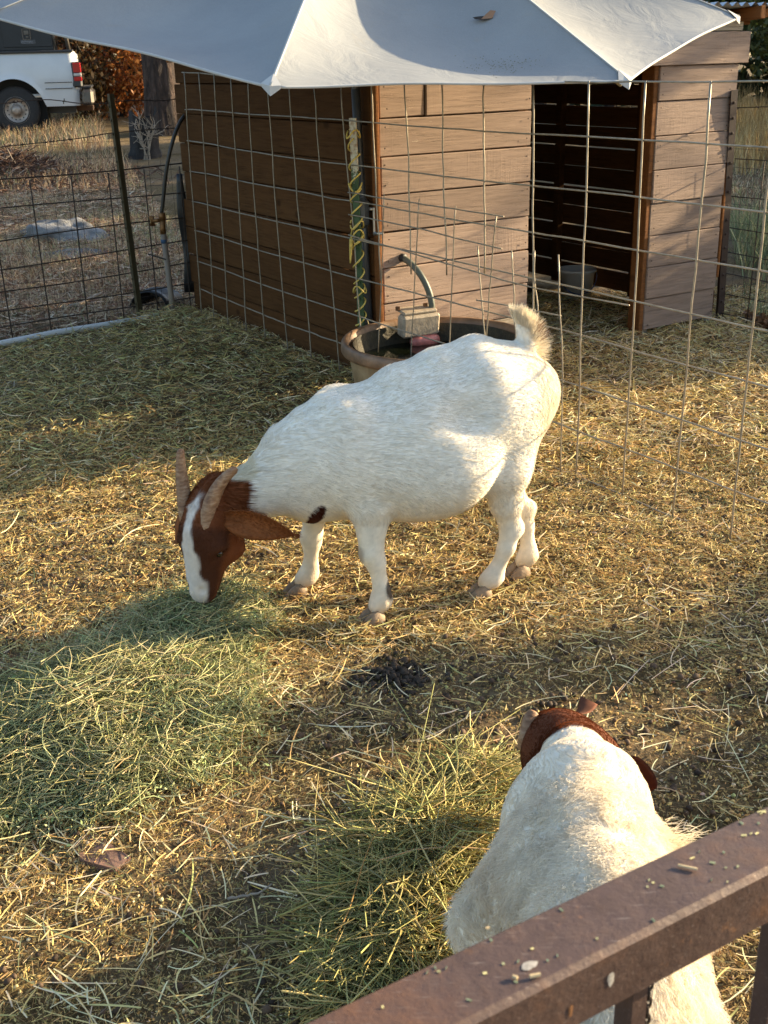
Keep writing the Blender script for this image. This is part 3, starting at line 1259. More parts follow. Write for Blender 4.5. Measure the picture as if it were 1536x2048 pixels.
def frame_pts(o, f, n, L):
    return lambda s, l, z: np.asarray(o) + np.asarray(f) * s + np.asarray(n) * l + np.array([0, 0, z])


# ---- the big goat
ga = math.radians(16)
GO = np.array([.12, 3.23, 0.0])
GA = np.array([-math.cos(ga), -math.sin(ga), 0])
GN = np.array([math.sin(ga), -math.cos(ga), 0])
G_ = lambda s, l, z: GO + GA * s + GN * l + Z * z
goat = thing('goat', 'big white goat with a brown head and two long horns eating hay', 'goat', GO + Z * 0)

fld = Field((-.72, 2.75, -.03), (.75, 3.72, .95), .0074)
tor = [(-.358, .655, .052, .052), (-.335, .640, .105, .098), (-.295, .632, .140, .130), (-.24, .622, .163, .158), (-.16, .602, .188, .182), (-.05, .550, .214, .202), (.06, .522, .204, .196),
       (.16, .502, .176, .166), (.25, .498, .172, .142), (.33, .497, .160, .118), (.395, .476, .134, .096), (.45, .448, .098, .078), (.51, .425, .076, .068), (.575, .414, .068, .064), (.65, .405, .064, .062)]
fld.chain([G_(s, 0, z) for s, z, a, b in tor], [(b, a) for s, z, a, b in tor], GN, .035)
# spine ridge, hips, shoulder blade, breast
fld.chain([G_(-.305, 0, .750), G_(-.17, 0, .783), G_(-.05, 0, .752), G_(.08, 0, .708), G_(.19, 0, .655), G_(.29, 0, .666)], [(.035, .03)] * 6, GN, .06)
for s in (1, -1):
    fld.ball(G_(-.185, s * .100, .728), (.05, .045, .048), .05)                     # hip bones
    fld.ball(G_(-.352, s * .055, .665), (.04, .035, .045), .05)                    # pin bones
    fld.ball(G_(-.10, s * .225, .655), (.08, .055, .06), .06, -1)                   # hollow in front of the hips
    fld.ball(G_(.25, s * .09, .56), (.075, .05, .13), .05)                         # shoulder blade
    fld.ball(G_(.0, s * .12, .455), (.17, .10, .12), .06)                         # belly
fld.ball(G_(.345, 0, .385), (.07, .075, .075), .05)                                # brisket
fld.ball(G_(.05, 0, .335), (.17, .10, .045), .06)
# legs: (points, radii)
LEGS = {
    'FN': ([G_(.245, .085, .52), G_(.195, .112, .375), G_(.205, .130, .232), G_(.192, .132, .20), G_(.176, .132, .105), G_(.180, .134, .068), G_(.194, .137, .054)],
           [(.058, .100), (.046, .064), (.029, .034), (.025, .027), (.023, .024), (.027, .030), (.025, .027)]),
    'FF': ([G_(.285, -.085, .50), G_(.305, -.110, .36), G_(.330, -.122, .205), G_(.332, -.122, .18), G_(.340, -.122, .095), G_(.352, -.122, .064), G_(.372, -.122, .052)],
           [(.055, .090), (.040, .052), (.027, .030), (.024, .026), (.022, .023), (.026, .028), (.024, .026)]),
    'HN': ([G_(-.250, .080, .56), G_(-.225, .108, .43), G_(-.238, .106, .32), G_(-.258, .098, .228), G_(-.245, .096, .17), G_(-.212, .090, .085), G_(-.200, .088, .064), G_(-.180, .087, .053)],
           [(.070, .112), (.056, .086), (.036, .048), (.027, .032), (.024, .026), (.023, .024), (.027, .029), (.025, .027)]),
    'HF': ([G_(-.270, -.065, .56), G_(-.265, -.085, .42), G_(-.315, -.070, .31), G_(-.365, -.055, .220), G_(-.372, -.050, .17), G_(-.380, -.035, .085), G_(-.372, -.028, .062), G_(-.352, -.022, .052)],
           [(.070, .104), (.054, .080), (.035, .044), (.026, .031), (.024, .026), (.023, .024), (.026, .028), (.024, .026)]),
}
for kx, (pp, rr) in LEGS.items():
    fld.chain(pp, rr, GN, .022)
for c in (G_(.214, .130, .228), G_(.345, -.122, .20)):
    fld.ball(c, (.024, .027, .026), .012)                                          # knees
for c in (G_(.186, .133, .080), G_(.352, -.122, .075), G_(-.208, .088, .068), G_(-.383, -.031, .068)):
    fld.ball(c, (.021, .024, .018), .012)                                          # fetlocks
for kx, c in (('HN', G_(-.292, .097, .232)), ('HF', G_(-.402, -.055, .226))):
    fld.ball(c + GA * .012, (.02, .02, .024), .02)                                  # point of the hock
for c in (G_(.155, .132, .075), G_(-.230, .088, .064), G_(-.402, -.030, .066), G_(.325, -.122, .070)):
    fld.ball(c, (.014, .018, .013), .012)                                          # dew claws
# tail
fld.chain([G_(-.315, 0, .745), G_(-.342, 0, .79), G_(-.328, 0, .835), G_(-.305, 0, .86)], [(.03, .026), (.024, .02), (.016, .014), (.006, .006)], GN, .03)
# head
HO = G_(.645, .006, .420)
HD = G_(.185, .13, -.93) - GO
HD /= np.linalg.norm(HD)
psi = math.radians(42)
HF0 = GA * math.cos(psi) + GN * math.sin(psi)
HF = HF0 - (HF0 @ HD) * HD
HF /= np.linalg.norm(HF)
HL = np.cross(HF, HD)
HL = HL if HL @ GN > 0 else -HL
Hd = lambda d, f, l: HO + HD * d + HF * f + HL * l
hst = [(-.02, -.012, .058, .056), (.04, -.004, .088, .072), (.095, -.004, .104, .080), (.145, .0, .087, .069), (.19, .006, .063, .053), (.23, .008, .052, .046), (.268, .006, .045, .041), (.284, .004, .034, .033)]
fld.chain([Hd(d, f, 0) for d, f, a, b in hst], [(b, a) for d, f, a, b in hst], HL, .02)
for s in (1, -1):
    fld.ball(Hd(.128, .036, s * .062), (.026, .026, .026), .02)                    # brow
    fld.ball(Hd(.15, -.045, s * .036), (.05, .045, .034), .03)                      # jaw muscle
    fld.ball(Hd(.268, .044, s * .026), (.010, .010, .010), .012, -1)               # nostril
    fld.ball(Hd(.148, .030, s * .074), (.013, .013, .013), .014, -1)               # eye socket
fld.seg(Hd(.280, -.012, .033), Hd(.215, -.018, .056), (.006, .003), (.006, .003), HF, .006, True)
Vg, Fg = fld.mesh()
Vg = smooth_mesh(Vg, Fg, 3, .45)
Nv = vert_normals(Vg, Fg)
del fld


def goat_colour(P):
    d = P - GO
    s, l, z = d @ GA, d @ GN, d[:, 2]
    q = P - HO
    hd, hf, hl = q @ HD, q @ HF, q @ HL
    n = fbm(P * 22, 2, 1) * .012
    c = np.tile(WHITE, (len(P), 1))
    # a creamier tint low down and on the rump
    c = c + (CREAM - WHITE) * (np.clip(.30 + .4 * fbm(P * 3.1, 2, 2), 0, .6) * sstep(.55, .25, z))[:, None]
    c = c + (np.array([.60, .47, .31]) - c) * (sstep(.24, .05, z) * np.clip(.45 + .5 * fbm(P * 14, 2, 1), 0, .8))[:, None]
    c = c + (CREAM - WHITE) * (.45 * sstep(-.28, -.36, s))[:, None]
    # brown head and neck
    brown = sstep(-.006, .006, s + n - (.542 + .16 * np.maximum(z - .47, 0) * 3.2 + .03 * sstep(.05, -.03, l)))
    brown = np.maximum(brown, sstep(-.01, .01, hd - .02) * sstep(.50, .53, s))
    brown = brown * (1 - sstep(.42, .40, s))
    c = c + (BROWN - c) * brown[:, None]
    dk = sstep(-.005, .03, hf) * sstep(.05, .085, hd) * .95 + sstep(.18, .24, hd) * .55  # darker muzzle; shade on the upper face, against the lit cheek, painted in
    c = c + (DARKB - c) * (np.clip(dk, 0, 1) * .85 * brown)[:, None]
    # pale patch on the nape and the blaze down the face
    nape = sstep(.004, -.004, np.sqrt(((s - .552) / .048) ** 2 + ((z - .495) / .040) ** 2 + ((l - .0) / .06) ** 2) * .04 - .04 + n)
    c = c + (np.array([.76, .68, .52]) - c) * nape[:, None]
    wid = .010 + .017 * sstep(.03, .15, hd) + .010 * sstep(.16, .26, hd) + .004 * fbm(P * 40, 2, 3)
    blaze = sstep(.006, -.004, np.abs(hl + .004) - wid + n) * sstep(.015, .03, hf) * sstep(-.03, .0, hd)
    blaze = np.maximum(blaze, sstep(.262, .285, hd) * sstep(.0, .02, hf) * sstep(.034, .022, np.abs(hl)) * .7)
    c = c + (np.array([.66, .58, .50]) - c) * blaze[:, None]
    # spot on the shoulder, marks on the legs
    sp = np.sqrt(((s - .356 + .25 * (z - .352)) / .021) ** 2 + ((z - .352) / .042) ** 2)
    spot = sstep(1.15, .95, sp + n * 12) * (l > 0)
    c = c + (np.array([.055, .014, .008]) - c) * spot[:, None]
    k1 = sstep(1.2, .7, np.linalg.norm((P - G_(.240, .135, .232)) / np.array([.02, .02, .03]), axis=1)) * .5
    k2 = sstep(1.2, .8, np.linalg.norm((P - G_(.150, .150, .110)) / np.array([.022, .022, .034]), axis=1)) * .92
    k3 = sstep(1.2, .8, np.linalg.norm((P - G_(-.418, -.03, .072)) / .018, axis=1)) * .8
    c = c + (np.array([.20, .11, .05]) - c) * k1[:, None]
    c = c + (np.array([.03, .02, .016]) - c) * np.maximum(k2, k3)[:, None]
    # dust on the feet
    ft = sstep(.08, .02, z) * .5
    c = c + (np.array([.38, .27, .16]) - c) * ft[:, None]
    ud = sstep(.30, .22, np.linalg.norm((P - G_(-.25, 0, .36)) / np.array([.3, .3, .25]), axis=1)) * .3
    c = c + (np.array([.66, .42, .30]) - c) * ud[:, None]
    return np.clip(c, 0, 1)


cg = lumpy(lumpy(goat_colour(Vg), Vg, 30, .07), Vg, 110, .10, 2)
mesh_obj('body', Vg, Fg, M['skin'], goat, True, col=cg)


def goat_flow(P, Nn):
    d = P - GO
    s, l, z = d @ GA, d @ GN, d[:, 2]
    fl = -GA[None] * np.ones((len(P), 1)) * 1.0
    down = np.tile(-Z, (len(P), 1))
    w = sstep(.42, .30, z)[:, None]                                # legs: downwards
    fl = fl * (1 - w * .95) + down * (.28 + w)
    rump = sstep(-.29, -.36, s)[:, None]
    fl = fl * (1 - rump * .6) + down * rump * .9
    head = sstep(.56, .62, s)[:, None]
    fl = fl * (1 - head) + (-HD * .3 + -GA * .3 - Z * .7)[None] * head * .0 + (HD * .55 - HF * .45)[None] * head
    fl = fl + .24 * np.stack([fbm(P * 7, 2, 0), fbm(P * 7 + 9, 2, 1), fbm(P * 7 + 5, 2, 2)], 1)
    fl = fl - (fl * Nn).sum(1)[:, None] * Nn
    return fl / (np.linalg.norm(fl, axis=1)[:, None] + 1e-9)


P, Nn, _ = sample_surface(Vg, Fg, Nv, 95000)
d = P - GO
s_, l_, z_ = d @ GA, d @ GN, d[:, 2]
Ln = .011 + .010 * sstep(.40, .52, s_) * sstep(.62, .55, s_) + .005 * sstep(-.34, -.40, s_) + .005 * sstep(.30, .42, z_)
Ln = Ln * (.62 + .38 * sstep(.20, .40, z_)) * np.where((P - HO) @ HD > .02, .38, 1.0)
Ln = Ln * RNG.uniform(.6, 1.3, len(P))
fc_ = goat_colour(P)
cfur = np.clip(lumpy(lumpy(fc_, P, 60, .05), (P @ np.stack([GA, GN, Z], 1)) * np.array([6, 30, 30]), 1.0, .05, 2) * RNG.uniform(.93, 1.07, (len(P), 1)), 0, .92)
hair_obj('coat', P, Nn, goat_flow(P, Nn), Ln, np.full(len(P), .00042), cfur, goat, 4, lift=.30)
# long tail hair, fanned out
nt_ = 5200
tq = RNG.random(nt_)
cp = np.array([G_(-.315, 0, .745), G_(-.344, 0, .79), G_(-.330, 0, .835), G_(-.302, 0, .865)])
tc2 = np.array([np.interp(tq * 3, np.arange(4), cp[:, k]) for k in range(3)]).T
an = RNG.uniform(0, 2 * math.pi, nt_)
out = GN[None] * np.cos(an)[:, None] + (-GA[None]) * np.sin(an)[:, None]
rad = .024 * (1 - .7 * tq)
Pt = tc2 + out * rad[:, None]
back = np.clip(np.sin(an), -1, 1)
Dt = -GA[None] * (.25 + .45 * (1 - tq) * np.maximum(back, 0))[:, None] * 1.0 + Z[None] * (.55 + .55 * tq - .9 * (1 - tq) * np.maximum(back, 0))[:, None] + GA[None] * (.35 * tq)[:, None] + out * .16 + RNG.normal(0, .09, (nt_, 3))
Dt /= np.linalg.norm(Dt, axis=1)[:, None]
Lt = (.026 + .034 * (1 - tq) * np.maximum(back, 0) + .02 * tq) * RNG.uniform(.6, 1.25, nt_)
ct = np.tile(np.array([.80, .71, .55]), (nt_, 1)) * RNG.uniform(.8, 1.1, (nt_, 1))
dkm = (tq > .35) & (tq < .6) & (back > .55) & (RNG.random(nt_) < .55)
ct[dkm] = (.22, .12, .07)
hair_obj('tail_hair', Pt, out, Dt, Lt, np.full(nt_, .0007), np.clip(ct, 0, .9), goat, 5, lift=.12)

# horns, ears, eyes, hooves
hb_n, hb_f = Hd(.108, .086, .036), Hd(.085, .084, -.036)
tipn = on_plane(474, 936, G_(.0, .055, 0), GN)
midn = on_plane(424, 985, G_(.0, .048, 0), GN)
tipf = on_plane(361, 898, G_(.0, -.040, 0), GN)
midf = on_plane(360, 965, G_(.0, -.034, 0), GN)
nq = lambda a, c, b: [(1 - q) ** 2 * a + 2 * q * (1 - q) * c + q * q * b for q in np.linspace(0, 1, 7)]
horn_mesh(nq(hb_n - HF * .035 + HD * .012, on_plane(408, 975, G_(.0, .06, 0), GN), tipn), .0365, goat, M['horn'], up=tuple(HL), tip=.36)
horn_mesh(nq(hb_f - HF * .035 + HD * .012, midf, tipf), .0310, goat, M['horn'], up=tuple(HL), tip=.42)


def ear_mesh(base, tip, wid, side, parent, colour, cup=.4, curl=.02, sag=(0, 0, -.02)):
    """a lop ear: a leaf-shaped fold with thickness"""
    b, t_ = np.asarray(base, float), np.asarray(tip, float)
    ax = t_ - b
    L = np.linalg.norm(ax)
    ax /= L
    sd = np.asarray(side, float)
    sd = sd - (sd @ ax) * ax
    sd /= np.linalg.norm(sd)
    nn = np.cross(ax, sd)
    m, k = 16, 11
    sheets = []
    for off in (.0035, -.0035):
        G = np.zeros((m, k, 3))
        for i in range(m):
            tt = i / (m - 1)
            wd = wid * (math.sin(math.pi * min(1, (tt * .95 + .05)) ** .8) ** .75) * (1.0 if tt < .98 else .4) + .003
            for j in range(k):
                x = 2 * j / (k - 1) - 1
                c_ = b + ax * L * tt + np.asarray(sag) * math.sin(math.pi * tt)
                fold = cup * wd * (x * x - .3) * (1 - .55 * tt)
                edge = 1 - x * x * .95
                G[i, j] = c_ + sd * wd * x * .5 + nn * (fold + off * edge + curl * tt * x)
        sheets.append(G)
    mb = MB().grid(sheets[0]).grid(sheets[1][:, ::-1])
    Vv = np.array(mb.v)
    o = mesh_obj('ear', Vv, mb.f, M['skin'], parent, True, col=lumpy(np.tile(colour, (len(Vv), 1)), Vv, 40, .14))
    mod = o.modifiers.new('weld', 'WELD')
    mod.merge_threshold = .0012
    return o, sheets[0]


EARC = np.array([.245, .085, .030])
en, _sh = ear_mesh(on_plane(450, 1030, G_(0, .085, 0), GN), on_plane(594, 1071, G_(0, .165, 0), GN), .105, np.array([.25, -.3, 1.0]), goat, EARC, .42, .01, GN * .014 + Z * .012)
ef, _sh2 = ear_mesh(Hd(.045, .0, -.06), Hd(.045, .0, -.06) + np.array([-.085, .06, -.12]), .085, np.array([.3, -.4, 1.0]), goat, EARC * .8, .4)
for sh in (_sh,):
    pp = sh.reshape(-1, 3)
    pick = RNG.integers(0, len(pp), 2600)
    Pe = pp[pick] + RNG.normal(0, .004, (2600, 3))
    De = np.tile((on_plane(594, 1071, G_(0, .165, 0), GN) - Hd(.035, -.010, .050)), (2600, 1)) + RNG.normal(0, .05, (2600, 3))
    De /= np.linalg.norm(De, axis=1)[:, None]
    hair_obj('ear_hair', Pe, np.tile(GN, (2600, 1)), De, RNG.uniform(.004, .009, 2600), np.full(2600, .0004), np.clip(EARC * RNG.uniform(.7, 1.3, (2600, 1)), 0, 1), goat, 3, lift=.2)
for s in (1, -1):
    c = Hd(.146, .032, s * .064)
    mb = MB()
    mb.lathe([(.0005, -.0125), (.007, -.0105), (.0115, -.005), (.0125, 0), (.0115, .005), (.007, .0105), (.0005, .0125)], 14, c, HL * s)
    mb.build('eye', M['eye'], goat, True)


def hoof(parent, c, fwd, lat):
    """two blunt claws side by side"""
    fwd = np.asarray(fwd)
    lat = np.asarray(lat)
    R = np.stack([fwd, lat, Z], 1)
    mb = MB()
    for s in (-1, 1):
        st = [(-.030, .013, .042, .012), (-.008, .0185, .058, .014), (.018, .0175, .044, .013), (.038, .013, .024, .009), (.049, .007, .010, .004)]
        V0 = []
        for (x, w, h, w2) in st:
            for k in range(10):
                a = 2 * math.pi * k / 10
                V0.append(np.asarray(c) + R @ np.array([x, s * .0175 + w * 1.02 * math.cos(a), max(0, h * .5 + h * .5 * math.sin(a))]))
        F0 = [(i * 10 + k, i * 10 + (k + 1) % 10, (i + 1) * 10 + (k + 1) % 10, (i + 1) * 10 + k) for i in range(4) for k in range(10)]
        F0 += [tuple(range(10))[::-1], tuple(40 + k for k in range(10))]
        mb.add(V0, F0)
    return mb.build('hoof', M['hoof'], parent, True)


for kx, (pp, rr) in LEGS.items():
    c = pp[-1].copy()
    c[2] = -.004
    f_ = pp[-1] - pp[-2]
    f_[2] = 0
    f_ /= np.linalg.norm(f_)
    hoof(goat, c + f_ * .018, f_, np.cross(Z, f_))

# ---- the young goat by the rail, seen from behind and above
K0 = np.array([.305, 1.42, 0.0])
kang = math.radians(2)
KA = np.array([-math.sin(kang), math.cos(kang), 0])
KN = np.array([-math.cos(kang), -math.sin(kang), 0])
K_ = lambda s, l, z: K0 + KA * s + KN * l + Z * z
kid = thing('young_goat', 'smaller woolly white goat with a brown neck seen from behind by the rail', 'goat', K0)
fk = Field((-.12, .86, -.03), (.72, 2.16, .60), .0076)
tor = [(-.345, .02, .430, .050, .055), (-.315, .02, .420, .085, .085), (-.25, .008, .405, .115, .104), (-.16, -.004, .385, .130, .116), (-.06, .000, .370, .143, .134), (.04, -.004, .367, .140, .133),
       (.13, -.016, .375, .122, .104), (.20, -.028, .383, .098, .072), (.26, -.034, .382, .080, .052), (.32, -.038, .372, .074, .062), (.38, -.038, .362, .070, .066), (.44, -.036, .345, .066, .066)]
fk.chain([K_(s, l, z) for s, l, z, a, b in tor], [(b, a) for s, l, z, a, b in tor], KN, .05)
fk.chain([K_(-.30, .010, .492), K_(-.15, -.004, .502), K_(0, -.01, .494), K_(.14, -.018, .486), K_(.25, -.028, .474)], [(.028, .022)] * 5, KN, .05)
for s in (1, -1):
    fk.ball(K_(-.19, s * .07, .475), (.04, .035, .035), .04)
    fk.ball(K_(-.02, -.005 + s * .062, .32), (.16, .066, .10), .06)
    fk.ball(K_(.15, -.022 + s * .042, .42), (.06, .028, .07), .05)
KLEGS = [([K_(-.27, .075, .36), K_(-.25, .085, .26), K_(-.31, .08, .17), K_(-.285, .08, .06), K_(-.255, .08, .012)], [(.055, .085), (.042, .06), (.026, .030), (.021, .022), (.026, .030)]),
         ([K_(-.27, -.07, .36), K_(-.25, -.09, .26), K_(-.31, -.09, .17), K_(-.285, -.09, .06), K_(-.255, -.09, .012)], [(.058, .090), (.045, .064), (.026, .030), (.021, .022), (.026, .030)]),
         ([K_(.20, .040, .34), K_(.20, .045, .22), K_(.205, .05, .14), K_(.20, .05, .05), K_(.225, .05, .012)], [(.04, .06), (.032, .038), (.024, .026), (.020, .021), (.025, .030)]),
         ([K_(.20, -.085, .34), K_(.22, -.09, .22), K_(.225, -.09, .14), K_(.22, -.09, .05), K_(.245, -.09, .012)], [(.04, .06), (.032, .038), (.024, .026), (.020, .021), (.025, .030)])]
fk.ball(K_(.33, -.085, .335), (.07, .042, .075), .05)
for pp, rr in KLEGS:
    fk.chain(pp, rr, KN, .02)
fk.chain([K_(-.335, .015, .47), K_(-.375, .015, .455), K_(-.40, .015, .40), K_(-.405, .015, .34)], [(.024, .02), (.02, .018), (.014, .012), (.005, .005)], KN, .02)
KH = K_(.452, -.040, .345)
KD = K_(.11, .015, -.22) - K0
KD /= np.linalg.norm(KD)
KF = np.array([-.2, .95, .1])
KF = KF - (KF @ KD) * KD
KF /= np.linalg.norm(KF)
KL = np.cross(KF, KD)
KL = KL if KL @ KN > 0 else -KL
Kd = lambda d, f, l: KH + KD * d + KF * f + KL * l
hst2 = [(-.015, -.01, .048, .046), (.03, 0, .060, .052), (.08, 0, .062, .052), (.13, 0, .05, .042), (.18, 0, .038, .033), (.215, 0, .028, .026)]
fk.chain([Kd(d, f, 0) for d, f, a, b in hst2], [(b, a) for d, f, a, b in hst2], KL, .02)
Vk, Fk = fk.mesh()
Vk = smooth_mesh(Vk, Fk, 3, .45)
Nk = vert_normals(Vk, Fk)
del fk


def kid_colour(P):
    d = P - K0
    s, l, z = d @ KA, d @ KN, d[:, 2]
    n = fbm(P * 18, 2, 1) * .012
    c = np.tile(np.array([.83, .75, .62]), (len(P), 1))
    pt_ = np.clip(.5 + .8 * fbm(P * 6.5, 3, 2), 0, 1)
    c = c + (np.array([.66, .51, .33]) - c) * (.75 * pt_ * sstep(.53, .34, z))[:, None]
    b = sstep(-.005, .005, s + n - .255 + 1.9 * np.maximum(.455 - z, 0) * sstep(-.03, -.08, l))
    c = c + (np.array([.115, .034, .014]) - c) * b[:, None]
    hip = sstep(1.2, .6, np.linalg.norm((P - K_(-.20, -.05, .51)) / .022, axis=1)) * .45
    c = c + (np.array([.50, .30, .16]) - c) * hip[:, None]
    ft = sstep(.07, .0, z) * .6
    c = c + (np.array([.38, .27, .16]) - c) * ft[:, None]
    return np.clip(c, 0, 1)


mesh_obj('body', Vk, Fk, M['skin'], kid, True, col=lumpy(kid_colour(Vk), Vk, 30, .06))
P, Nn, _ = sample_surface(Vk, Fk, Nk, 105000)
d = P - K0
s_, l_, z_ = d @ KA, d @ KN, d[:, 2]
fl = -KA[None] * .8 - Z[None] * (.35 + .6 * sstep(.40, .25, z_))[:, None] + 1.25 * np.stack([fbm(P * 17, 2, 0), fbm(P * 17 + 9, 2, 1), fbm(P * 17 + 4, 2, 2)], 1)
fl = fl - (fl * Nn).sum(1)[:, None] * Nn
fl /= np.linalg.norm(fl, axis=1)[:, None] + 1e-9
wool = sstep(.16, .04, s_ + .04 * fbm(P * 9, 2, 3)) * sstep(.16, .26, z_)
Ln = (.009 + .011 * wool + .006 * sstep(-.2, -.32, s_)) * RNG.uniform(.6, 1.3, len(P)) * np.where(s_ > .33, .6, 1)
cf = np.clip(lumpy(kid_colour(P), P, 50, .10) * RNG.uniform(.92, 1.08, (len(P), 1)), 0, .92)
wm = wool > .45
hair_obj('woolly_coat', P[wm], Nn[wm], fl[wm], Ln[wm], np.full(wm.sum(), .00042), cf[wm], kid, 6, curl=.30, lift=.55)
hair_obj('coat', P[~wm], Nn[~wm], fl[~wm], Ln[~wm], np.full((~wm).sum(), .0004), cf[~wm], kid, 4, lift=.28)
# tail and thigh hair
n2 = 2600
tq = RNG.random(n2)
cp = np.array([K_(-.335, .015, .47), K_(-.375, .015, .455), K_(-.40, .015, .40), K_(-.405, .015, .34)])
Pt = np.array([np.interp(tq * 3, np.arange(4), cp[:, k]) for k in range(3)]).T + RNG.normal(0, .009, (n2, 3))
Dt = -Z[None] * .9 - KA[None] * (.45 * (1 - tq))[:, None] + RNG.normal(0, .22, (n2, 3))
Dt /= np.linalg.norm(Dt, axis=1)[:, None]
hair_obj('tail_hair', Pt, -np.tile(KA, (n2, 1)), Dt, RNG.uniform(.03, .07, n2), np.full(n2, .0006), np.clip(np.array([.80, .76, .70]) * RNG.uniform(.8, 1.1, (n2, 1)), 0, .92), kid, 6, curl=.15, lift=.2)
n3 = 3000
c0 = K_(-.015, -.100, .43)
Pt = c0 + RNG.normal(0, 1, (n3, 3)) * np.array([.035, .018, .02])
Dt = np.tile(-KN * .75 - KA * .25 + Z * .12, (n3, 1)) + RNG.normal(0, .22, (n3, 3))
Dt /= np.linalg.norm(Dt, axis=1)[:, None]
hair_obj('hip_hair', Pt, np.tile(Z, (n3, 1)), Dt, RNG.uniform(.014, .034, n3), np.full(n3, .00055), np.clip(np.array([.82, .74, .58]) * RNG.uniform(.8, 1.1, (n3, 1)), 0, .92), kid, 6, curl=.12, lift=.2)
KE = np.array([.115, .042, .022])
ear_mesh(on_ground(1128, 1440, .40), on_ground(1178, 1400, .37), .055, np.array([.2, -.2, 1.0]), kid, KE, .4)
ear_mesh(on_ground(1250, 1522, .37), on_ground(1308, 1580, .33), .062, np.array([.5, .5, .6]), kid, KE * .8, .5)
hbk = on_ground(1056, 1476, .385)
htk = on_ground(1068, 1422, .425)
t = .5
horn_mesh([hbk - Z * .03, hbk, hbk * .5 + htk * .5 + np.array([-.004, 0, .004]), htk], .0215, kid, M['horn'], up=(0, 1, 0), tip=.5)
for s in (1, -1):
    MB().lathe([(.0005, -.010), (.006, -.008), (.0095, -.004), (.0105, 0), (.0095, .004), (.006, .008), (.0005, .010)], 12, Kd(.085, .016, s * .046), KL * s).build('eye', M['eye'], kid, True)
for pp, rr in KLEGS:
    c = pp[-1].copy()
    c[2] = -.004
    hoof(kid, c + KA * .008, KA, KN)
M['green_tag'] = simple('green_plastic_tag', (.02, .22, .11), .4)
tg = on_ground(1247, 1515, .375)
MB().lathe([(0, -.002), (.011, -.002), (.011, .002), (0, .002)], 12, tg, (.6, -.5, .5)).build('ear_tag', M['green_tag'], kid)
# ------------------------------------------------------------------ steel gate rail in front of us, its uprights and chain
RH = 1.05
ra, rb = on_ground(1536, 1605, RH), on_ground(590, 2048, RH)
rd = (ra - rb) / np.linalg.norm(ra - rb)
rn = np.array([rd[1], -rd[0], 0])
if rn[1] > 0:
    rn = -rn                                   # towards us
t = NT('rusty_brown_steel')
v = t.coords('Object')
a = t.noise(v, 11, 6, .65)
b = t.noise(v, 75, 5, .7)
c = t.ramp(a, [(.28, (.055, .031, .025)), (.5, (.090, .055, .045)), (.68, (.135, .066, .038))])
c = t.mix(t.ramp(b, [(.58, 0.0), (.72, .75)]), c, (.07, .035, .025))
c = t.mix(t.ramp(t.noise(v, 28, 6, .75), [(.62, 0.0), (.74, .7)]), c, (.30, .14, .06))
geo = t.node('ShaderNodeNewGeometry')
c = t.mix(t.math('MULTIPLY', t.ramp(t.noise(t.coords('Object', (14, 160, 160)), 3, 5, .7), [(.60, 0.0), (.68, 1.0)]), .5), c, (.30, .24, .21))
M['rail'] = t.set(c, t.ramp(b, [(.3, .42), (.7, .62)]), .15, t.bump(t.math('ADD', a, t.math('MULTIPLY', b, .5)), .45, .004), .45)
gate = thing('steel_gate', 'rusty brown square steel gate rail with hay crumbs crossing the near corner', 'gate', (ra + rb) / 2 * np.array([1, 1, 0]))
W_ = .0555
mid = (ra + rb) / 2 + rn * W_ / 2
RR = np.stack([rd, -rn, Z], 1)
MB().box(mid + rd * .25 - Z * .0275, (2.6, W_, .055), RR, .004).build('top_rail', M['rail'], gate)
for px in (1262, 1532):
    c0 = on_plane(px, 2000, mid, rn)
    MB().box(np.array([c0[0], c0[1], 1.05 - .055 - .45]), (.018, .018, .90), RR, .002).build('gate_bar', M['rail'], gate)
MB().box(mid + rd * .25 - Z * .94, (2.6, .04, .04), RR, .004).build('bottom_rail', M['rail'], gate)
chain = thing('chain', 'small rusty chain hanging below the gate rail beside an upright', 'chain', mid - Z * .2)
c0 = on_plane(1287, 1990, mid, rn)
c0[2] = 1.05 - .055
for k in range(26):
    cc = c0 - Z * (.010 + .0085 * k) + rn * .004
    ang = (k % 2) * math.pi / 2 + .4
    ax = rd * math.cos(ang) + rn * math.sin(ang)
    loop = [cc + ax * .0032 * math.cos(q) + Z * .0062 * math.sin(q) for q in np.linspace(0, 2 * math.pi, 13)]
    MB().tube(loop, .0012, 6, cap=False).build('chain_link', M['rust_wire'], chain, True)
# crumbs of hay and droppings on the rail
crumb = MB()
cols = []
for k in range(105):
    al, ac = RNG.uniform(-.30, .42), RNG.uniform(-.022, .024)
    if k < 16:
        al, ac = .20 + RNG.normal(0, .011), -.010 + RNG.normal(0, .006)
    L = RNG.uniform(.0006, .0022) * (2.6 if k < 16 else 1)
    an = RNG.uniform(0, 3.14)
    dr = rd * math.cos(an) + rn * math.sin(an)
    sd = np.cross(Z, dr)
    c_ = mid + rd * al + rn * ac + Z * .0006
    h_ = RNG.uniform(.0003, .0006)
    w_ = RNG.uniform(.0004, .0009)
    crumb.add([c_ - dr * L - sd * w_, c_ + dr * L - sd * w_, c_ + dr * L * .9 + sd * w_ + Z * h_, c_ - dr * L * .9 + sd * w_ + Z * h_, c_ - Z * .001], [(0, 1, 2, 3), (0, 3, 4), (1, 4, 2), (0, 4, 1)])
cr_ = crumb.build('hay_crumbs', simple('hay_crumb', (.62, .54, .24), .7, 0, .45, 300), None)
cr_.name = 'hay_crumbs'
kind(cr_, 'stuff')
tag(cr_, 'tiny hay crumbs scattered along the top of the steel rail', 'hay crumbs')
M['lime'] = simple('bird_lime', (.33, .30, .265), .8, 0, .4, 260)


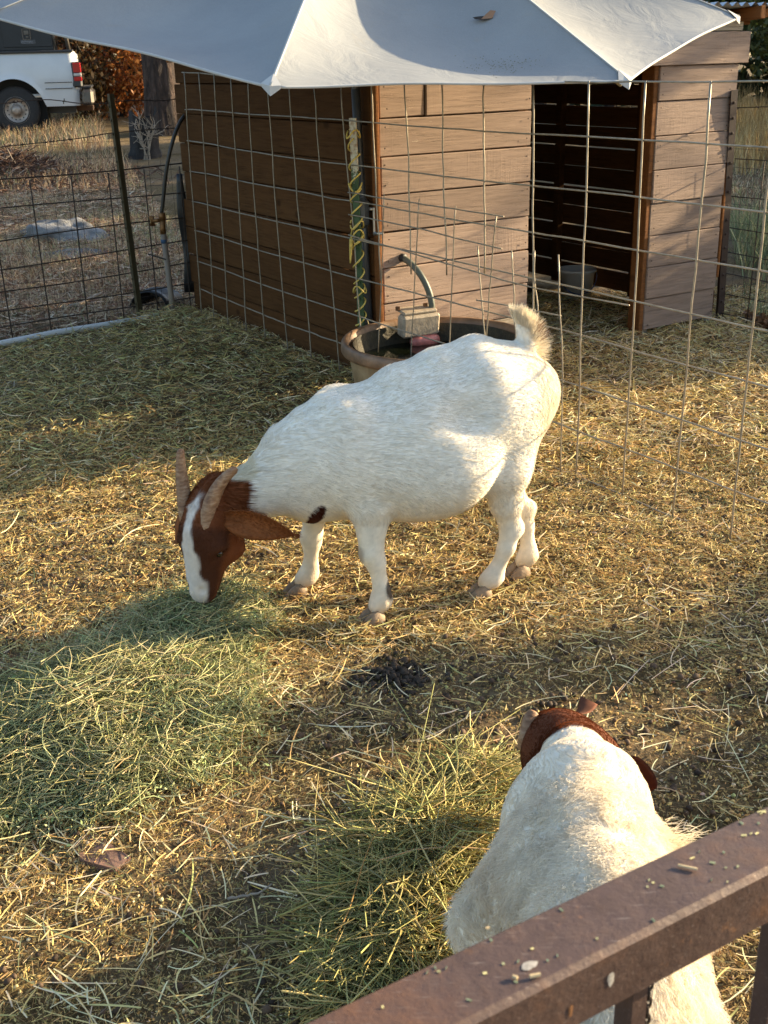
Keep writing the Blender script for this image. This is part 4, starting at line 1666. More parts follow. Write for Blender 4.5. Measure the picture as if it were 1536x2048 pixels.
def splat(px, py, face, rx, ry, name, mat, lift=.0005):
    if face == 'top':
        c_ = on_ground(px, py, RH) + Z * lift
        e1, e2 = rd, rn
    else:
        c_ = on_plane(px, py, mid + rn * (W_ / 2), rn) + rn * lift
        e1, e2 = rd, Z
    n = 16
    ring = [c_ + e1 * rx * math.cos(q) * RNG.uniform(.8, 1.15) + e2 * ry * math.sin(q) * RNG.uniform(.8, 1.15) for q in np.linspace(0, 2 * math.pi, n, endpoint=False)]
    top = c_ + (Z if face == 'top' else rn) * .0003
    MB().add([top] + ring, [(0, 1 + k, 1 + (k + 1) % n) for k in range(n)]).build(name, mat, gate, True)


splat(1058, 1932, 'top', .0062, .0036, 'lime_splash', M['lime'])
splat(1221, 1957, 'front', .0030, .0065, 'lime_splash', M['lime'])
splat(1141, 2020, 'front', .0018, .0055, 'rust_run', M['rust'])
ch = MB()
for (px, py, L, an, w) in ((1375, 1738, .0068, .9, .0016), (1070, 1955, .0036, .3, .0022), (1030, 1958, .0016, 1, .0020), (975, 1860, .0014, .2, .0016)):
    c_ = on_ground(px, py, RH) + Z * .0018
    dr = rd * math.cos(an) + rn * math.sin(an)
    ch.tube([c_ - dr * L, c_, c_ + dr * L], w * .7, 6, flat=.8)
k_ = ch.build('chaff_bits', simple('pale_chaff', (.48, .36, .20), .7, 0, .3, 90), None)
kind(tag(k_, 'pale chaff bits lying on the steel rail', 'chaff'), 'stuff')

# ------------------------------------------------------------------ perimeter fence on the left, behind the pen
fa, fb = on_ground(-60, 703), on_ground(402, 618)
fd = (fb - fa) / np.linalg.norm(fb - fa)
fd[2] = 0
fa0 = fa.copy()
FP = lambda tt, z: fa0 + fd * tt + Z * z
LF = float(np.linalg.norm(fb - fa))
fn_ = np.array([-fd[1], fd[0], 0])
t_of = lambda px, py: float((on_plane(px, py, fa0, fn_) - fa0) @ fd)
z_of = lambda px, py: float(on_plane(px, py, fa0, fn_)[2])
lf = thing('perimeter_fence', 'rusty wire mesh fence left of the shed with barbed strands on top', 'fence', fa0)
for z in (.0, .09, .19, .32, .46, .62, .80, .98):
    n = 24
    pts = [FP(tt, z + .012 * math.sin(tt * 2.2 + z * 9) + .010) + fn_ * .01 for tt in np.linspace(-2.6, LF + .12, n)]
    wire(lf, pts, .0044 if z < .95 else .005, 'rust_wire', 'crosswire')
tt = -2.6
while tt < LF + .1:
    a_ = RNG.normal(0, .012)
    pts = [FP(tt + a_ * q, .99 * q - .02) for q in np.linspace(0, 1, 6)]
    wire(lf, pts, .0044, 'rust_wire', 'upright_wire')
    tt += .262
fine = MB()
for tt in np.arange(-2.6, LF + .1, .087):
    a_ = RNG.normal(0, .008)
    fine.tube([FP(tt, -.02) + fn_ * .05, FP(tt + a_, 1.10) + fn_ * .05], .0012, 3)
for z in np.arange(.05, 1.16, .10):
    fine.tube([FP(q, z + .012 * math.sin(q * 3 + z * 5)) + fn_ * .05 for q in np.linspace(-2.6, LF + .1, 20)], .0012, 3)
kind(fine.build('fine_mesh', M['rust_wire'], lf), 'stuff')


def barbed(root, P, name='barbed_wire', every=.16):
    mb = MB()
    P = np.asarray(P)
    mb.tube(P, .0030, 5)
    L = np.concatenate([[0], np.cumsum(np.linalg.norm(np.diff(P, axis=0), axis=1))])
    for q in np.arange(.08, L[-1], every):
        c_ = np.array([np.interp(q, L, P[:, k]) for k in range(3)])
        for s in (-1, 1):
            dv = RNG.normal(0, 1, 3)
            dv /= np.linalg.norm(dv)
            mb.tube([c_ - dv * .017, c_ + dv * .017], .0017, 4)
        mb.lathe([(.001, -.012), (.0045, -.008), (.0045, .008), (.001, .012)], 6, c_, fd)
    return mb.build(name, M['rust_wire'], root)


z1, z2 = z_of(120, 207), z_of(120, 281)
barbed(lf, [FP(q, z_of(217, 200) + .0 + .018 * math.sin(q * 3.7) + .010 * math.sin(q * 11)) for q in np.linspace(-2.6, LF + .1, 60)])
barbed(lf, [FP(q, (np.interp(q, [-2.6, t_of(0, 298), t_of(217, 264), LF], [z_of(0, 298), z_of(0, 298), z_of(217, 264), z_of(355, 260)]) + .010 * math.sin(q * 5))) for q in np.linspace(-2.6, LF + .1, 60)])
pa = np.array([*on_ground(278, 642)[:2], -.03])
pbt = on_plane(217, 188, fa0, fn_)
pole2 = tpost('t_post', 'leaning olive steel T-post in the left wire fence', pa, pbt, (.055, .042, .016), (.08, .05, .03), (.07, .04, .02), facing=.3, studs=16, wtop=.03, fat=1.15)
# the right-hand fence: post beside the shed and mesh coming towards us
ra_ = at_depth(1469, 180, 7.0)
rpb = np.array([*on_ground(1441, 636)[:2], -.03])
rt = tpost('t_post', 'dark brown steel T-post standing at the right corner of the shed', rpb, np.array([ra_[0], ra_[1], ra_[2]]), (.045, .026, .02), (.06, .04, .03), (.07, .04, .02), facing=1.0, studs=15, wtop=.02, fat=1.4)
rf = thing('side_fence', 'dark wire mesh fence right of the shed with one barbed strand', 'fence', rpb * np.array([1, 1, 0]))
r0 = rpb * np.array([1, 1, 0])
rdv = np.array([.50, -.866, 0])
RP = lambda q, z: r0 + rdv * q + Z * z
for z in (.03, .15, .28, .42, .58, .77, .98):
    wire(rf, [RP(q, z + .010 * math.sin(q * 2 + z * 7)) for q in np.linspace(0, 5.2, 26)], .0034, 'rust_wire', 'crosswire')
for q in np.arange(.22, 5.2, .26):
    a_ = RNG.normal(0, .01)
    wire(rf, [RP(q, 0), RP(q + a_, .99)], .0034, 'rust_wire', 'upright_wire')
barbed(rf, [RP(q, 1.28 + .012 * math.sin(q * 4)) for q in np.linspace(-.1, 5.2, 40)])
fine = MB()
for q in np.arange(0, 2.6, .09):
    fine.tube([RP(q, 0) + V * .05 + U * .04, RP(q, 1.05) + V * .05 + U * .04], .0012, 3)
for z in np.arange(.05, 1.1, .11):
    fine.tube([RP(0, z) + V * .05 + U * .04, RP(2.6, z) + V * .05 + U * .04], .0012, 3)
kind(fine.build('fine_mesh', M['rust_wire'], rf), 'stuff')

# ------------------------------------------------------------------ water pipe, standpipe, hose, tarp, scrap, rock, sticks
M['pvc'] = simple('white_pvc', (.66, .65, .62), .45, 0, .08)
M['pvc_grey'] = simple('weathered_grey_pvc', (.23, .18, .135), .6, 0, .15)
pp = thing('water_pipe', 'white PVC pipe lying along the foot of the left fence', 'pipe', FP(.5, 0))
P_ = [on_ground(px, py, .03) for px, py in ((-180, 715), (0, 688), (110, 666), (200, 652), (272, 640), (334, 628))]
MB().tube(P_, .021, 14).build('pipe_run', M['pvc'], pp, True)
MB().tube([P_[-1] - (P_[-1] - P_[-2]) * .02, P_[-1] + (P_[-1] - P_[-2]) / np.linalg.norm(P_[-1] - P_[-2]) * .09], .028, 14).build('elbow', M['pvc_grey'], pp, True)
sp0 = P_[-1] + (P_[-1] - P_[-2]) / np.linalg.norm(P_[-1] - P_[-2]) * .07
sp = thing('standpipe', 'grey plastic standpipe with an old brass tap by the shed', 'standpipe', sp0 * np.array([1, 1, 0]))
yy = sp0[1]
b0 = at_depth(346, 622, yy)
b1 = at_depth(326, 462, yy)
MB().tube([sp0 - Z * .03, b0, b1], .019, 14).build('riser', M['pvc_grey'], sp, True)
M['brass'] = simple('old_brass', (.26, .13, .05), .5, .7, .3, 50)
tp_ = at_depth(325, 440, yy)
mb = MB()
mb.tube([b1 - Z * .02, b1 + Z * .02, tp_], .020, 10)
mb.tube([tp_, at_depth(323, 425, yy)], .024, 10)
mb.tube([tp_, at_depth(306, 441, yy) - np.array([0, .02, 0])], .013, 10)
mb.build('tap_body', M['brass'], sp, True)
hc_ = at_depth(305, 441, yy) - np.array([0, .02, 0])
mb = MB()
for q in np.linspace(0, math.pi, 4)[:-1]:
    dv = np.array([.25 * math.sin(q), -.3 * math.cos(q), math.cos(q)])
    dv /= np.linalg.norm(dv)
    mb.tube([hc_ - dv * .036, hc_ + dv * .036], .0075, 6)
mb.build('tap_handle', M['brass'], sp, True)
MB().tube([b1 - Z * .08, b1 - Z * .055], .021, 10).build('blue_wrap', simple('blue_cement', (.03, .08, .16), .6), sp, True)
M['black_hose'] = simple('black_hose', (.028, .024, .018), .5, 0, .3)
bh = thing('garden_hose', 'dark hose arching from the brass tap up towards the shed wall', 'hose', b1)
hp_ = [at_depth(px, py, yy + dy) for px, py, dy in ((323, 428, 0), (327, 395, .0), (331, 350, .0), (338, 310, .0), (348, 272, .02), (360, 243, .06), (372, 228, .12))]
hp_ = np.array(hp_)
tt = np.linspace(0, len(hp_) - 1, 30)
hp_ = np.array([np.interp(tt, np.arange(len(hp_)), hp_[:, k]) for k in range(3)]).T
for _ in range(4):
    hp_[1:-1] = .25 * hp_[:-2] + .5 * hp_[1:-1] + .25 * hp_[2:]
MB().tube(hp_, .0125, 10).build('hose', M['black_hose'], bh, True)
st_ = thing('zip_tie', 'black cable tie sticking out of the standpipe', 'cable tie', at_depth(320, 512, yy) * np.array([1, 1, 0]))
MB().tube([at_depth(296, 508, yy - .02), at_depth(332, 519, yy - .02)], .005, 6).build('tie', M['black_hose'], st_)
# black tarp edge hanging at the back corner of the left wall
tarp = thing('black_tarp', 'strip of black tarp hanging at the back edge of the shed', 'tarp', S(.0, 2.45))
G = []
for i, z in enumerate(np.linspace(.12, .92, 16)):
    row = []
    for j in range(5):
        w = j / 4
        row.append(S(-.012 - .05 * w + .010 * math.sin(z * 12 + w * 3), 2.450 + .03 * w + .006 * math.sin(z * 17), z))
    G.append(row)
o = MB().grid(G).build('sheet', simple('black_plastic_sheet', (.010, .010, .012), .4), tarp, True)
sm = o.modifiers.new('thick', 'SOLIDIFY')
sm.thickness = .003
# black plastic scrap curled on the ground behind the fence
bs = thing('planter_scrap', 'piece of curled black corrugated plastic on the ground by the standpipe', 'plastic scrap', (-1.55, 7.86, 0))
G = []
for a in np.linspace(-.25, 1.0, 26) * math.pi:
    row = []
    for w in np.linspace(-1, 1, 15):
        rr = (.125 + .006 * math.sin(w * 26)) * (1 - .25 * max(0, w) ** 3) * (1 - .5 * max(0, w - .7))
        row.append(np.array([-1.56 + rr * 1.05 * math.cos(a) + .05 * w, 7.92 + .15 * w, .02 + max(-.03, rr * .98 * math.sin(a)) * (1 - .35 * max(0, w))]))
    G.append(row)
o = MB().grid(G).build('curled_sheet', simple('black_plastic', (.022, .024, .027), .45, 0, .3, 30), bs, True)
sm = o.modifiers.new('thick', 'SOLIDIFY')
sm.thickness = .006


def rock(name, label, c, r, seed, mat, flat=.4):
    bm = bmesh.new()
    bmesh.ops.create_icosphere(bm, subdivisions=5, radius=1)
    P = np.array([v.co for v in bm.verts])
    n = fbm(P * 1.3 + seed, 4, 0)
    P = P * (1 + .30 * n)[:, None]
    P = P * np.asarray(r)
    P[:, 2] *= np.where(P[:, 2] > 0, 1, .5)
    for v, p in zip(bm.verts, P):
        v.co = p
    me = bpy.data.meshes.new(name)
    bm.to_mesh(me)
    bm.free()
    me.materials.append(mat)
    me.polygons.foreach_set('use_smooth', np.ones(len(me.polygons), bool))
    o = bpy.data.objects.new(name, me)
    o.location = c
    COL.objects.link(o)
    return tag(o, label, 'rock')


t = NT('granite')
v = t.coords()
f = t.noise(v, 9, 6, .7)
M['granite'] = t.set(t.mix(t.ramp(t.noise(v, 2.5, 4), [(.4, 0.0), (.6, 1.0)]), t.ramp(f, [(.3, (.07, .066, .062)), (.7, (.17, .165, .16))]), t.ramp(f, [(.3, (.12, .12, .12)), (.7, (.27, .27, .27))])), .85, 0, t.bump(f, .8, .05))
rc = on_ground(115, 505)
rock('boulder', 'low grey granite boulder in the dry grass beyond the left fence', (rc[0] - .05, rc[1] + .45, terrain(rc[0], rc[1]) - .01), (.55, .36, .20), 3.1, M['granite']).rotation_euler = (0, 0, -.5)
rc2 = on_ground(190, 530)
rock('boulder', 'small sunken rock at the right foot of the grey boulder', (rc2[0] - .25, rc2[1] + .22, terrain(rc2[0], rc2[1]) - .04), (.40, .16, .08), 8.7, M['granite'])


def stick(name, label, pts, r, mat, cat='stick'):
    P = np.asarray(pts, float)
    n = 14
    tt = np.linspace(0, len(P) - 1, n)
    Q = np.array([np.interp(tt, np.arange(len(P)), P[:, k]) for k in range(3)]).T
    for _ in range(3):
        Q[1:-1] = .25 * Q[:-2] + .5 * Q[1:-1] + .25 * Q[2:]
    Q += RNG.normal(0, r * .25, Q.shape)
    rr = np.linspace(r, r * .5, n)
    o = MB().tube(Q, rr, 7).build(name, mat, None, True)
    return tag(o, label, cat)


M['twig'] = simple('bleached_twig', (.29, .23, .17), .8, 0, .25, 30)
M['twig_dark'] = simple('dead_twig', (.24, .16, .11), .8, 0, .3, 30)


def G3(px, py, dz=.02):
    p = on_ground(px, py)
    for _ in range(6):
        p = on_ground(px, py, gz(p[0], p[1]) + dz)
    return p


stick('fallen_stick', 'pale crooked stick lying in the grass beyond the left fence', [G3(125, 618), G3(165, 608), G3(200, 585, .05)], .018, M['twig'])
stick('fallen_stick', 'thin short stick lying upslope of the crooked stick', [G3(195, 548), G3(206, 562)], .010, M['twig_dark'])
stick('fallen_twig', 'white and dark twig lying on the dirt below the hay piles', [G3(455, 1798, .012), G3(490, 1792, .014), G3(522, 1785, .02), G3(545, 1768, .03)], .0036, M['twig'])
M['old_board'] = simple('weathered_board_scrap', (.15, .085, .062), .85, 0, .35, 30, .006)
# two pieces of board half buried by the hay
for (label, quad) in (('broken brown board half buried at the near edge of the large hay pile', ((128, 1648), (190, 1650), (258, 1690), (228, 1717), (160, 1700))),
                      ('brown board corner poking from under the large hay pile at the far left', ((0, 1612), (50, 1596), (74, 1618), (52, 1640), (0, 1630)))):
    top = [on_ground(px, py, .045) for px, py in quad]
    for p in top:
        p[2] = float(terrain(p[0], p[1])) + .016
    n = len(top)
    bot = [p - Z * .022 for p in top]
    mb = MB().add(top + bot, [tuple(range(n))[::-1], tuple(range(n, 2 * n))] + [(k, (k + 1) % n, n + (k + 1) % n, n + k) for k in range(n)])
    tag(mb.build('board_piece', M['old_board'], None), label, 'board')

# ------------------------------------------------------------------ trees, bushes and the rest of the background
def leaf_cards(C, size, cols, up=.0):
    """one small folded leaf-shaped face per centre"""
    n = len(C)
    a = RNG.normal(0, 1, (n, 3))
    a[:, 2] += up
    a /= np.linalg.norm(a, axis=1)[:, None]
    b = RNG.normal(0, 1, (n, 3))
    b -= (b * a).sum(1)[:, None] * a
    b /= np.linalg.norm(b, axis=1)[:, None]
    s = size * RNG.uniform(.6, 1.3, (n, 1))
    Vv = np.stack([C - a * s, C + b * s * .45, C + a * s, C - b * s * .45], 1).reshape(-1, 3)
    F = np.arange(4 * n).reshape(n, 4)
    return Vv, F, np.repeat(cols, 4, axis=0)


def clump_points(c, r, n, nclump, cl, seed=0, shell=.55):
    """points gathered in clumps spread through an ellipsoid"""
    rg = np.random.default_rng(seed)
    d = rg.normal(0, 1, (nclump, 3))
    d /= np.linalg.norm(d, axis=1)[:, None]
    q = d * (rg.random((nclump, 1)) ** (1 / 3) * (1 - shell) + shell * rg.uniform(.6, 1, (nclump, 1)))
    cc = np.asarray(c) + q * np.asarray(r)
    w = rg.uniform(.5, 1.5, nclump)
    k = rg.choice(nclump, n, p=w / w.sum())
    P = cc[k] + rg.normal(0, 1, (n, 3)) * cl * rg.uniform(.6, 1.2, (nclump, 1))[k]
    return P, k, cc


def leaf_cols(n, k, base, var, seed):
    rg = np.random.default_rng(seed)
    base = np.asarray(base)
    tone = rg.uniform(1 - var, 1 + var, (k.max() + 1, 1))
    hue = rg.normal(0, .12, (k.max() + 1, 3)) * np.array([1, .4, .5])
    c = base * tone[k] * (1 + hue[k]) * rg.uniform(.75, 1.25, (n, 1))
    return np.clip(c, .004, .9)


t = NT('bark')
v = t.coords('Object', (1, 1, .25))
f = t.noise(v, 16, 6, .65, .4)
M['bark'] = t.set(t.ramp(f, [(.3, (.012, .009, .008)), (.5, (.05, .031, .023)), (.75, (.14, .09, .07))]), .95, 0, t.bump(f, 1.0, .12))
M['dark_bark'] = simple('dark_oak_bark', (.05, .04, .03), .95, 0, .4, 20, .02)


def tree(name, label, x, y, h, crown_c, crown_r, n, leaf, col, seed, trunk_r=.16, nclump=60, cl=.28, var=.4, limbs=9, cat='tree', bark='dark_bark', group=None, shell=.55):
    z0 = float(terrain(x, y))
    root = thing(name, label, cat, (x, y, z0), group)
    P, k, cc = clump_points(np.asarray(crown_c) + np.array([0, 0, z0]), crown_r, n, nclump, cl, seed, shell)
    Vv, F, c = leaf_cards(P, leaf, leaf_cols(n, k, col, var, seed))
    mesh_obj('crown', Vv, F, M['leaf'], root, col=c)
    rg = np.random.default_rng(seed + 5)
    mb = MB()
    top = np.array([crown_c[0], crown_c[1], z0 + crown_c[2]])
    base = np.array([x, y, z0 - .1])
    tr_ = [base + (top - base) * q + rg.normal(0, trunk_r * .35, 3) * (q > 0) for q in np.linspace(0, 1, 7)]
    mb.tube(tr_, np.linspace(trunk_r * 1.2, trunk_r * .35, 7), 9)
    mb.build('trunk', M[bark], root, True)
    pick = rg.choice(len(cc), min(limbs, len(cc)), replace=False)
    lb = MB()
    for q in pick:
        s = rg.uniform(.3, .85)
        st = tr_[int(s * 6)]
        e = cc[q]
        m = (st + e) / 2 + rg.normal(0, .1, 3) * np.linalg.norm(e - st) - np.array([0, 0, .05])
        lb.tube([st, st * .5 + m * .5 + rg.normal(0, .03, 3), m, m * .5 + e * .5 + rg.normal(0, .05, 3), e], np.linspace(trunk_r * .45, trunk_r * .08, 5), 6)
    lb.build('limbs', M[bark], root, True)
    return root


# oak seen at the upper right, beyond the shed
tree('oak_tree', 'dense green oak with dark limbs beyond the right end of the shed', 9.6, 22.0, 6, (9.0, 21.5, 2.9), (2.4, 2.2, 2.15), 26000, .075, (.085, .10, .022), 21, .22, 90, .30, .55, 26)
tree('oak_tree', 'second darker oak standing farther back at the right', 13.5, 33.0, 9, (13.0, 33.0, 4.2), (4.6, 3.5, 3.6), 22000, .14, (.045, .06, .018), 22, .3, 80, .55, .5, 14)
# copper-leaved bush behind the truck and the pine trunk
bx = at_depth(235, 150, 24.0)
tree('copper_bush', 'dense bush of orange brown dead leaves behind the pickup', bx[0], 24.0, 3, (bx[0] + .15, 24.0, 1.25), (1.35, .9, 1.35), 15000, .05, (.38, .13, .03), 31, .05, 70, .22, .5, 22, 'bush')
bx2 = at_depth(176, 130, 23.5)
tree('dark_bush', 'dark tangled bush between the pickup and the orange leaves', bx2[0] + .1, 23.0, 3, (bx2[0], 23.0, 1.4), (.42, .5, 1.5), 3200, .06, (.06, .035, .014), 32, .05, 60, .22, .5, 18, 'bush')
px_ = at_depth(325, 200, 20.5)
pine = thing('pine_tree', 'tall pine with furrowed bark left of the shed roof', 'tree', (px_[0], 20.5, float(terrain(px_[0], 20.5))))
pz = float(terrain(px_[0], 20.5))
ring = []
mb = MB()
npx, nh = 26, 40
G = []
for i in range(nh):
    hgt = 9.0 * (i / (nh - 1)) ** 1.4
    row = []
    for k in range(npx + 1):
        a = 2 * math.pi * k / npx
        rr = (.30 * (1 - .06 * hgt) + .10 * math.exp(-hgt * 2.2)) * (1 + .07 * math.sin(a * 7 + .8 * math.sin(hgt * 2)) + .05 * math.sin(a * 13 + hgt * 3))
        row.append(np.array([px_[0] + rr * math.cos(a), 20.5 + rr * math.sin(a), pz - .1 + hgt]))
    G.append(row)
MB().grid(G).build('trunk', M['bark'], pine, True)
P, k, cc = clump_points((px_[0], 20.5, pz + 8.2), (2.2, 2.2, 2.8), 9000, 50, .3, 41)
Vv, F, c = leaf_cards(P, .10, leaf_cols(len(P), k, (.03, .055, .018), .4, 41))
mesh_obj('crown', Vv, F, M['leaf'], pine, col=c)
# burnt stump and dead twig shrub
su = at_depth(283, 243, 17.2)
szz = float(terrain(su[0], 17.2))
stp = thing('burnt_stump', 'charred black stump standing in the dry grass near the pine', 'stump', (su[0], 17.2, szz))
mb = MB()
G = []
for i in range(14):
    hgt = .64 * i / 13
    row = []
    for k in range(19):
        a = 2 * math.pi * k / 18
        top = .12 * math.sin(a * 2 + 1) + .06 * math.sin(a * 5)
        rr = .21 * (1 - .15 * hgt) * (1 + .09 * math.sin(a * 6 + hgt * 3)) * (1.12 if i < 3 else 1)
        row.append(np.array([su[0] + rr * math.cos(a) + .05 * hgt, 17.2 + rr * math.sin(a), szz - .05 + hgt * (1 + top)]))
    G.append(row)
mb.grid(G)
mb.build('stump_wood', simple('charred_wood', (.022, .018, .016), .9, 0, .5, 14, .02), stp, True)
MB().lathe([(.17, 0), (.10, -.06), (0, -.08)], 18, (su[0] + .03, 17.2, szz + .53)).build('hollow_top', simple('charcoal', (.012, .01, .01), 1), stp, True)
tg_ = thing('dead_shrub', 'bare bleached twigs branching in front of the burnt stump', 'shrub', (su[0] + .12, 16.9, szz))
mb = MB()


def branch(p, d, L, r, depth):
    n = 5
    pts = [p]
    for i in range(n):
        d = d + RNG.normal(0, .16, 3)
        d /= np.linalg.norm(d)
        pts.append(pts[-1] + d * L / n)
    mb.tube(pts, np.linspace(r, r * .55, n + 1), 5)
    if depth > 0:
        for i in range(3):
            q = RNG.integers(2, n + 1)
            d2 = d + RNG.normal(0, .7, 3) + Z * .15
            d2 /= np.linalg.norm(d2)
            branch(pts[q], d2, L * RNG.uniform(.5, .75), r * .6, depth - 1)


for q in range(5):
    branch(np.array([su[0] + .12 + RNG.normal(0, .05), 16.9, szz - .02]), np.array([RNG.normal(.2, .45), RNG.normal(0, .3), 1.0]), .42, .013, 2)
mb.build('twigs', M['twig'], tg_)
# far woods closing the view
rgw = np.random.default_rng(77)
n = 38000
ang = rgw.uniform(-1.25, 1.15, n)
dist = 37 + rgw.random(n) * 9
base = np.stack([np.sin(ang) * dist, np.cos(ang) * dist], 1)
hgt = 1.2 + 9.5 * rgw.random(n) ** .9
hgt = hgt * (.75 + .25 * noise2(base[:, 0], base[:, 1], .25, 2, 1))
P = np.stack([base[:, 0], base[:, 1], terrain(base[:, 0], base[:, 1]) + hgt - .6], 1)
k = (ang * 60).astype(int) - int((ang * 60).min())
Vv, F, c = leaf_cards(P, .30, leaf_cols(n, k, (.032, .038, .016), .5, 78))
wd = mesh_obj('woods', Vv, F, M['leaf'], None, col=c)
kind(tag(wd, 'dark mass of woodland far behind the pen', 'woods'), 'stuff')
mb = MB()
for q in range(46):
    a = rgw.uniform(-1.2, 1.1)
    dd = rgw.uniform(34, 42)
    x, y = math.sin(a) * dd, math.cos(a) * dd
    z = float(terrain(x, y))
    mb.tube([(x, y, z - .2), (x + rgw.normal(0, .2), y, z + 4), (x + rgw.normal(0, .4), y, z + 9)], [.22, .18, .1], 7)
kind(tag(mb.build('woods_trunks', M['bark'], None), 'dark trunks standing in the far woodland', 'woods'), 'stuff')


# trees and shrubs out to the right, whose shade falls across the pen
def sunpos(q, D):
    return D * SUN_H[0] - q * SUN_H[1], D * SUN_H[1] + q * SUN_H[0]


SH = [(-.75, 8.6, 2.30, .62, 2200), (.15, 8.9, 2.36, .55, 2200), (.95, 8.5, 2.12, .50, 2000), (1.65, 9.1, 2.25, .50, 1700), (2.33, 9.4, 2.46, .44, 1800)]
for i, (q, D, top, r, n) in enumerate(SH):
    x, y = sunpos(q, D)
    tree('shade_shrub', ['tall leafy shrub shading the rail, first in its row', 'leafy shrub second in the row right of the pen', 'rounded leafy shrub in the middle of the row right of the pen', 'leafy shrub fourth in the row right of the pen',
                         'short leafy shrub ending the row right of the pen'][i], x, y, top, (x, y, top * .53), (r, r, top * .47), n * 2, .085, (.05, .065, .02), 100 + i, .05, 46, .085, .4, 8, 'shrub', group='shrubs right of the pen', shell=.3)
for i, (q, D, top, r, n) in enumerate([(5.15, 9.0, 1.70, .5, 2400), (6.0, 9.2, 1.92, .55, 2900)]):
    x, y = sunpos(q, D)
    tree('low_shrub', ['low shrub outside the side fence', 'broad low shrub farther along the side fence'][i], x, y, top, (x, y, top * .5), (r, r, top * .48), n, .085, (.05, .065, .02), 120 + i, .05, 40, .18, .4, 8, 'shrub', shell=.3)
x, y = sunpos(4.85, 14.0)
tree('young_oak', 'slender young oak outside the pen with a narrow hanging crown', x, y, 4, (x, y, 4.08), (.34, .34, .60), 2600, .09, (.06, .08, .02), 131, .06, 26, .06, .35, 8, shell=.3)
for i, (q, D, top, r) in enumerate([(9.3, 20.0, 9.5, 1.9), (12.2, 22.0, 11.0, 2.3), (13.9, 24.0, 11.5, 2.0)]):
    x, y = sunpos(q, D)
    tree('tall_oak', ['tall oak behind and right of the shed, nearest of the row', 'tall oak in the middle of the row beyond the shed', 'tall oak at the far end of the row beyond the shed'][i], x, y, top, (x, y, top * .52), (r, r, top * .47), 3600, .17, (.06, .08, .02), 140 + i, .22, 90, .34, .5, 14, group='tall oaks beyond the shed')
x, y = sunpos(6.05, 12.0)
tree('column_tree', 'narrow upright tree just outside the side fence', x, y, 5, (x, y, 4.30), (.46, .46, 1.30), 3600, .09, (.05, .07, .02), 133, .06, 30, .07, .35, 8, shell=.3)
x, y = sunpos(7.35, 13.0)
tree('side_oak', 'oak outside the pen to the right of the shed', x, y, 6, (x, y, 4.9), (1.5, 1.65, 1.5), 9000, .10, (.06, .08, .02), 130, .16, 60, .28, .45, 14)

# ------------------------------------------------------------------ pickup
TY = 21.0
def TP(px, py):
    return at_depth(px, py, TY)


wc = TP(38, 220)
tz = wc[2] - .40
TX = lambda px: float(TP(px, 200)[0])
TZ_ = lambda py: float(TP(90, py)[2])
truck = thing('pickup_truck', 'white pickup with a black tool box in its bed parked upslope at the left', 'truck', (TX(160), TY, tz))
M['white_paint'] = simple('white_car_paint', (.60, .62, .64), .28, 0, .05, 3)
M['tyre'] = simple('tyre_rubber', (.022, .022, .023), .8, 0, .3, 30)
M['rim'] = simple('dusty_steel_rim', (.34, .29, .25), .5, .6, .2, 20)
M['black_box'] = simple('black_box_paint', (.012, .014, .018), .45, 0, .2)
M['black_trim'] = simple('black_trim', (.03, .03, .032), .5)
M['red_lens'] = simple('red_lens', (.42, .012, .015), .15, 0, .15)
M['clear_lens'] = simple('pale_lens', (.5, .48, .45), .2)
M['bumper'] = simple('dull_chrome_bumper', (.13, .115, .10), .45, .6, .25, 10)
M['glass'] = simple('dark_glass', (.02, .025, .03), .08)
xr = TX(160)
zt, zb = TZ_(105), TZ_(213)
wx, wz = wc[0], wc[2]
ar = .505
# bed side: outline with the wheel arch cut in it, rounded across
def bed_side(y0, sgn):
    xl = wx - 1.15
    xs = np.linspace(xl, xr, 44)
    G = []
    nz = 14
    for x in xs:
        dx = abs(x - wx)
        low = zb
        if dx < ar + .10:
            arch = wz - .02 + math.sqrt(max(0, (ar) ** 2 - min(dx, ar) ** 2)) * 1.06
            low = max(zb, arch)
        row = []
        edge = sstep(xr - .10, xr, x)
        for j in range(nz):
            f = j / (nz - 1)
            z = low + (zt - low) * f
            prof = .055 * math.sin(math.pi * min(1, max(0, (z - zb) / (zt - zb)))) ** .7
            prof += .020 * float(sstep(TZ_(134), TZ_(128), z) * 0 + sstep(TZ_(126), TZ_(133), z) * 0)
            prof += .018 * (float(sstep(TZ_(172), TZ_(169), z)) - 1)
            flare = .035 * math.exp(-((math.hypot(dx, z - wz) - ar) / .06) ** 2)
            row.append((x, y0 - sgn * (prof + flare) + sgn * .10 * float(edge) ** 2, z))
        G.append(row)
    return np.array(G)


body = MB()
for y0, sgn in ((TY, 1), (TY + 1.9, -1)):
    G = bed_side(y0, sgn)
    body.grid(G if sgn > 0 else G[::-1])
body.box(((wx - 1.15 + xr) / 2, TY + .95, zb + .18), (xr - wx + 1.15, 1.70, .06))
body.box((xr - .03, TY + .95, (zt + zb) / 2 + .05), (.05, 1.66, zt - zb - .12), None, .02)
body.box((wx - 1.14, TY + .95, (zt + zb) / 2), (.04, 1.8, zt - zb), None, .01)
o = body.build('bed', M['white_paint'], truck, True)
for yq in (TY - .01, TY + 1.91):
    MB().box(((wx - 1.15 + xr) / 2, yq, zt + .015), (xr - wx + 1.12, .09, .045), None, .012).build('bed_rail_cap', M['black_trim'], truck)
mb = MB()
mb.box((wx, TY + .55, wz + .12), (1.02, .75, .86))
mb.build('wheel_well', simple('wheel_well_black', (.006, .006, .006), .9), truck)
